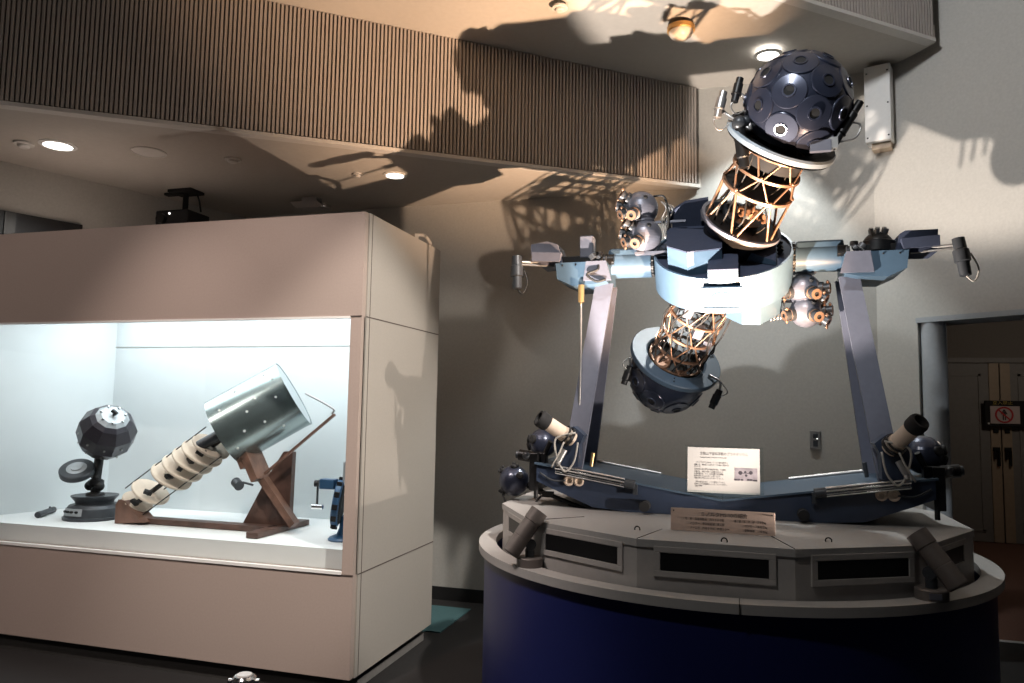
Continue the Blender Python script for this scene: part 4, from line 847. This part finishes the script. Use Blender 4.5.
for b, y in zip(body, ys): tx(b, .0092, -.143, y, 'inkgrey', .80)
mb = MB(mt); mb.box((.105, -.015, .003), (.105, .062, .002)); ph = obj('photo_print', mb, 'photo', ws, label='small grey photograph print')
mb = MB(mt)
for (x, y, r) in ((.078, -.008, .010), (.127, -.006, .009), (.101, -.004, .006), (.105, -.020, .006)): mb.lathe([(0, .0045), (r, .0045), (r, .003)], 14, Matrix.Translation((x, y, 0)), False)
mb.box((.1, -.009, .004), (.05, .003, .001)); 
for x in (.056, .07, .085, .115, .128, .142, .15): mb.box((x, -.041 + rng.uniform(-.002, .002), .004), (.012, .008, .001))
obj('photo_image', mb, 'photod', ph)
sp_ = thing('name_plate', 'low pinkish beige name plate standing on the grey console top', 'sign', (-.057, 3.38, ZC))
pc = V(-.057, 3.39, ZC + .0492); mt2 = sign_frame(pc, .1)
mb = MB(mt2); mb.box((0, 0, 0), (.43, .096, .005), bev=.001); obj('plate', mb, 'plate', sp_)
for x in (-.203, .203): obj('plate_screw', MB(mt2).lathe([(0, .005), (.003, .005), (.0035, .0024)], 12, Matrix.Translation((x, .036, 0))), 'black', sp_)
lz = .0028
def t2(b, sz, x, y, sq=1.): return tx(b, sz, x, y, 'ink', sq, 'lettering', sp_, mt2)
t2('ミノルタMS-10の紹介', .0205, -.09, .019, 1.)
t2('・恒　星　恒星投影数　約８９００個', .0125, -.165, .0, .82)
t2('ハンガー　南北恒星球　各１球', .0125, -.133, -.0185, .82)
t2('ドーム径　内径１０ｍ　外径１２ｍ', .0125, -.133, -.037, .82)
t2('重　量　本　体　部　５００kg', .0125, .05, .0, .74)
t2('ハンガー　２００kg', .0125, .092, -.0185, .82)
t2('制御卓部　　８０kg', .0125, .092, -.037, .82)

# ------------------------------------------------------------------ spot lamps on the rim
HEADS = []
def spot(bx, by, d, label, k, plate=False):
    t = thing('spot_lamp', label, 'spotlight', (bx, by, RZ0)); d = Vector(d).normalized()
    o = Matrix.Translation((bx, by, RZ0)) @ Matrix.Scale(k, 4)
    mb = MB(); mb.lathe([(0, 0), (.082, 0), (.082, .05), (.076, .056), (0, .056)], 40, o); bs = obj('lamp_base', mb, 'spotgrey', t)
    if plate: obj('rating_label', MB(o).box((.0, -.0825, .028), (.06, .006, .03)), 'silver', bs)
    hn = V(d.x, d.y, 0).normalized(); sd = V(-hn.y, hn.x, 0)
    piv = V(bx, by, RZ0 + .135 * k)
    mb = MB(); mb.cyl((bx, by, RZ0 + .05 * k), (bx, by, RZ0 + .10 * k), .03 * k, n=20); mb.box((bx, by, RZ0 + .115 * k), (.045 * k, .045 * k, .04 * k), bev=.004); mb.cyl(piv - sd * .028 * k, piv + sd * .028 * k, .034 * k, n=24); obj('knuckle', mb, 'gun', t)
    hc = piv + (V(-hn.x, -hn.y, 0) * .055 + V(0, 0, .045)) * k
    T = hc - d * .125 * k; mk = M4(T, d) @ Matrix.Scale(k, 4)
    mb = MB(); mb.lathe([(0, 0), (.050, 0), (.055, .008), (.055, .118), (.0535, .12), (.0535, .124), (.055, .126), (.055, .232), (.053, .234), (.053, .238), (.058, .24), (.058, .32), (.052, .32), (.050, .265), (0, .265)], 40, mk); obj('lamp_barrel', mb, 'spotgrey', t)
    mb = MB(); mb.lathe([(0, .268), (.048, .268)], 32, mk); obj('lamp_lens', mb, 'lamp', t)
    HEADS.append((T + d * .325 * k, d))
aim = V(-.06, 3.98, 2.33)
spot(-.895, 3.345, V(.50, .30, .80), 'bronze grey spot lamp on the plinth rim left, tilted up to the right', .72)
spot(.728, 3.335, V(-.55, .34, .80), 'dark grey spot lamp on the plinth rim right, tilted up to the left', .74, True)

# barrier post at the bottom edge of the view
bp = V(-2.02, 2.86, .0)
t = thing('barrier_post', 'short barrier post with a shiny white topped head below the case front', 'barrier post', bp)
o = Matrix.Translation(bp)
mb = MB(); mb.lathe([(0, 0), (.13, 0), (.13, .012), (.03, .02), (.018, .03), (.018, .335)], 32, o); obj('post', mb, 'blackm', t)
mb = MB(); mb.lathe([(.018, .325), (.05, .335), (.05, .37), (.04, .38), (0, .381)], 32, o)
for k in range(4): an = k * PI / 2 + .3; mb.cyl(bp + V(.04 * cos(an), .04 * sin(an), .353), bp + V(.065 * cos(an), .065 * sin(an), .353), .014, n=14)
obj('post_head', mb, 'chrome', t)
mb = MB(); mb.lathe([(0, .387), (.03, .386), (.034, .381)], 28, o); obj('post_cap', mb, 'white', t)

# ------------------------------------------------------------------ lights
def light(kind, name, loc, energy, col, **k):
    l = bpy.data.lights.new(name, kind); l.energy = energy; l.color = col
    for a_, v_ in k.items(): setattr(l, a_, v_)
    o = bpy.data.objects.new(name, l); COL.objects.link(o); o.location = loc; return o
def aimed(o, d): o.rotation_euler = Vector(d).to_track_quat('-Z', 'Y').to_euler(); return o
(hl, dl_), (hr, dr2) = HEADS
WARM = (1., .63, .38); NEUT = (1., .87, .76)
AR = V(-.10, 4.0, 2.5) - hr; AL = V(-.02, 4.0, 2.45) - hl
aimed(light('SPOT', 'rim_spot_right', hr, 300, WARM, spot_size=math.radians(32), spot_blend=.9, shadow_soft_size=.016), AR)
aimed(light('SPOT', 'rim_spot_right_spill', hr, 1000, WARM, spot_size=math.radians(58), spot_blend=.85, shadow_soft_size=.016), dr2)
aimed(light('SPOT', 'rim_right_case_fill', hr, 110, (1., .88, .78), spot_size=math.radians(70), spot_blend=.6, shadow_soft_size=.016), V(-.9, .25, .45))  # added beam, turned off the barrel axis to brighten the case end
aimed(light('SPOT', 'rim_spot_left', hl, 280, NEUT, spot_size=math.radians(32), spot_blend=.9, shadow_soft_size=.016), AL)
aimed(light('SPOT', 'rim_spot_left_spill', hl, 620, NEUT, spot_size=math.radians(66), spot_blend=.25, shadow_soft_size=.016), V(.52, .28, .90))
for (x, y, z, e, c, sz, dx) in ((-4.273, 3.767, H1, 42, (1, .98, .94), 130, 0), (-2.368, 4.884, H1, 8, (1, .9, .78), 110, 0), (.236, 5.248, 3.975, 150, (.95, 1., 1.), 84, -.10)):
    aimed(light('SPOT', 'downlight_beam', (x, y, z - .03), e, c, spot_size=math.radians(sz), spot_blend=.35, shadow_soft_size=.06), (dx, .02, -1))
light('AREA', 'case_tube', (-3.3, 4.15, ZI - .03), 15, (.92, .97, 1.), shape='RECTANGLE', size=2.4, size_y=.86)
for (x, e) in ((-3.85, 460), (-2.5, 480)):  # added unseen spots, without fittings, to brighten the case front
    aimed(light('SPOT', 'unseen_hall_spot', (x, 1.4, H3 - .05), e, (1., .84, .77), spot_size=math.radians(56), spot_blend=.6, shadow_soft_size=.1), (0, .44, -.90))
aimed(light('SPOT', 'unseen_hall_spot', (-4.6, -.6, H3 - .05), 330, (1., .84, .77), spot_size=math.radians(42), spot_blend=.5, shadow_soft_size=.1), V(-4.0, 3.66, 1.0) - V(-4.6, -.6, H3))  # another added spot, reaching the left of the case front under the soffit
aimed(light('SPOT', 'unseen_hall_spot', (-1.6, 1.2, H3 - .05), 130, (1., .95, .90), spot_size=math.radians(48), spot_blend=.8, shadow_soft_size=.1), V(-.45, 3.6, 1.0) - V(-1.6, 1.2, H3))  # added soft fill for the left of the console, no fitting above
aimed(light('SPOT', 'unseen_hall_spot', (1.2, 1.5, H3 - .05), 1350, (1., .92, .84), spot_size=math.radians(25), spot_blend=.6, shadow_soft_size=.08), V(-1.95, 4.0, 1.35) - V(1.2, 1.5, H3))  # narrow spot added out of view to lift the case end panel
aimed(light('SPOT', 'unseen_hall_spot', (-1.0, 1.5, H3 - .05), 520, (.97, .98, 1.), spot_size=math.radians(36), spot_blend=.8, shadow_soft_size=.2), V(1.55, 5.2, 3.65) - V(-1.0, 1.5, H3))  # cool fill added to lighten the shadows on the upper right wall
aimed(light('SPOT', 'unseen_hall_spot', (-.5, .9, H3 - .05), 420, (.95, .98, 1.), spot_size=math.radians(29), spot_blend=.6, shadow_soft_size=.06), V(-.02, 3.95, 2.4) - V(-.5, .9, H3))
light('POINT', 'corridor_fill', (3.4, 8.4, 2.6), 13, (1., .85, .7), shadow_soft_size=.1)  # added light without a fitting, so the dim doors show
w = bpy.data.worlds.new('world'); S.world = w; w.use_nodes = True
w.node_tree.nodes['Background'].inputs['Color'].default_value = (.75, .80, .9, 1); w.node_tree.nodes['Background'].inputs['Strength'].default_value = .02

vs = S.view_settings; S.display_settings.display_device = 'sRGB'
vs.view_transform = 'Standard'; vs.look = 'None'; vs.exposure = 0.; vs.gamma = 1.; vs.use_curve_mapping = False
cy = S.cycles; cy.max_bounces = 7; cy.diffuse_bounces = 3; cy.glossy_bounces = 3; cy.transparent_max_bounces = 8; cy.sample_clamp_indirect = 4; cy.use_denoising = True; cy.caustics_reflective = False
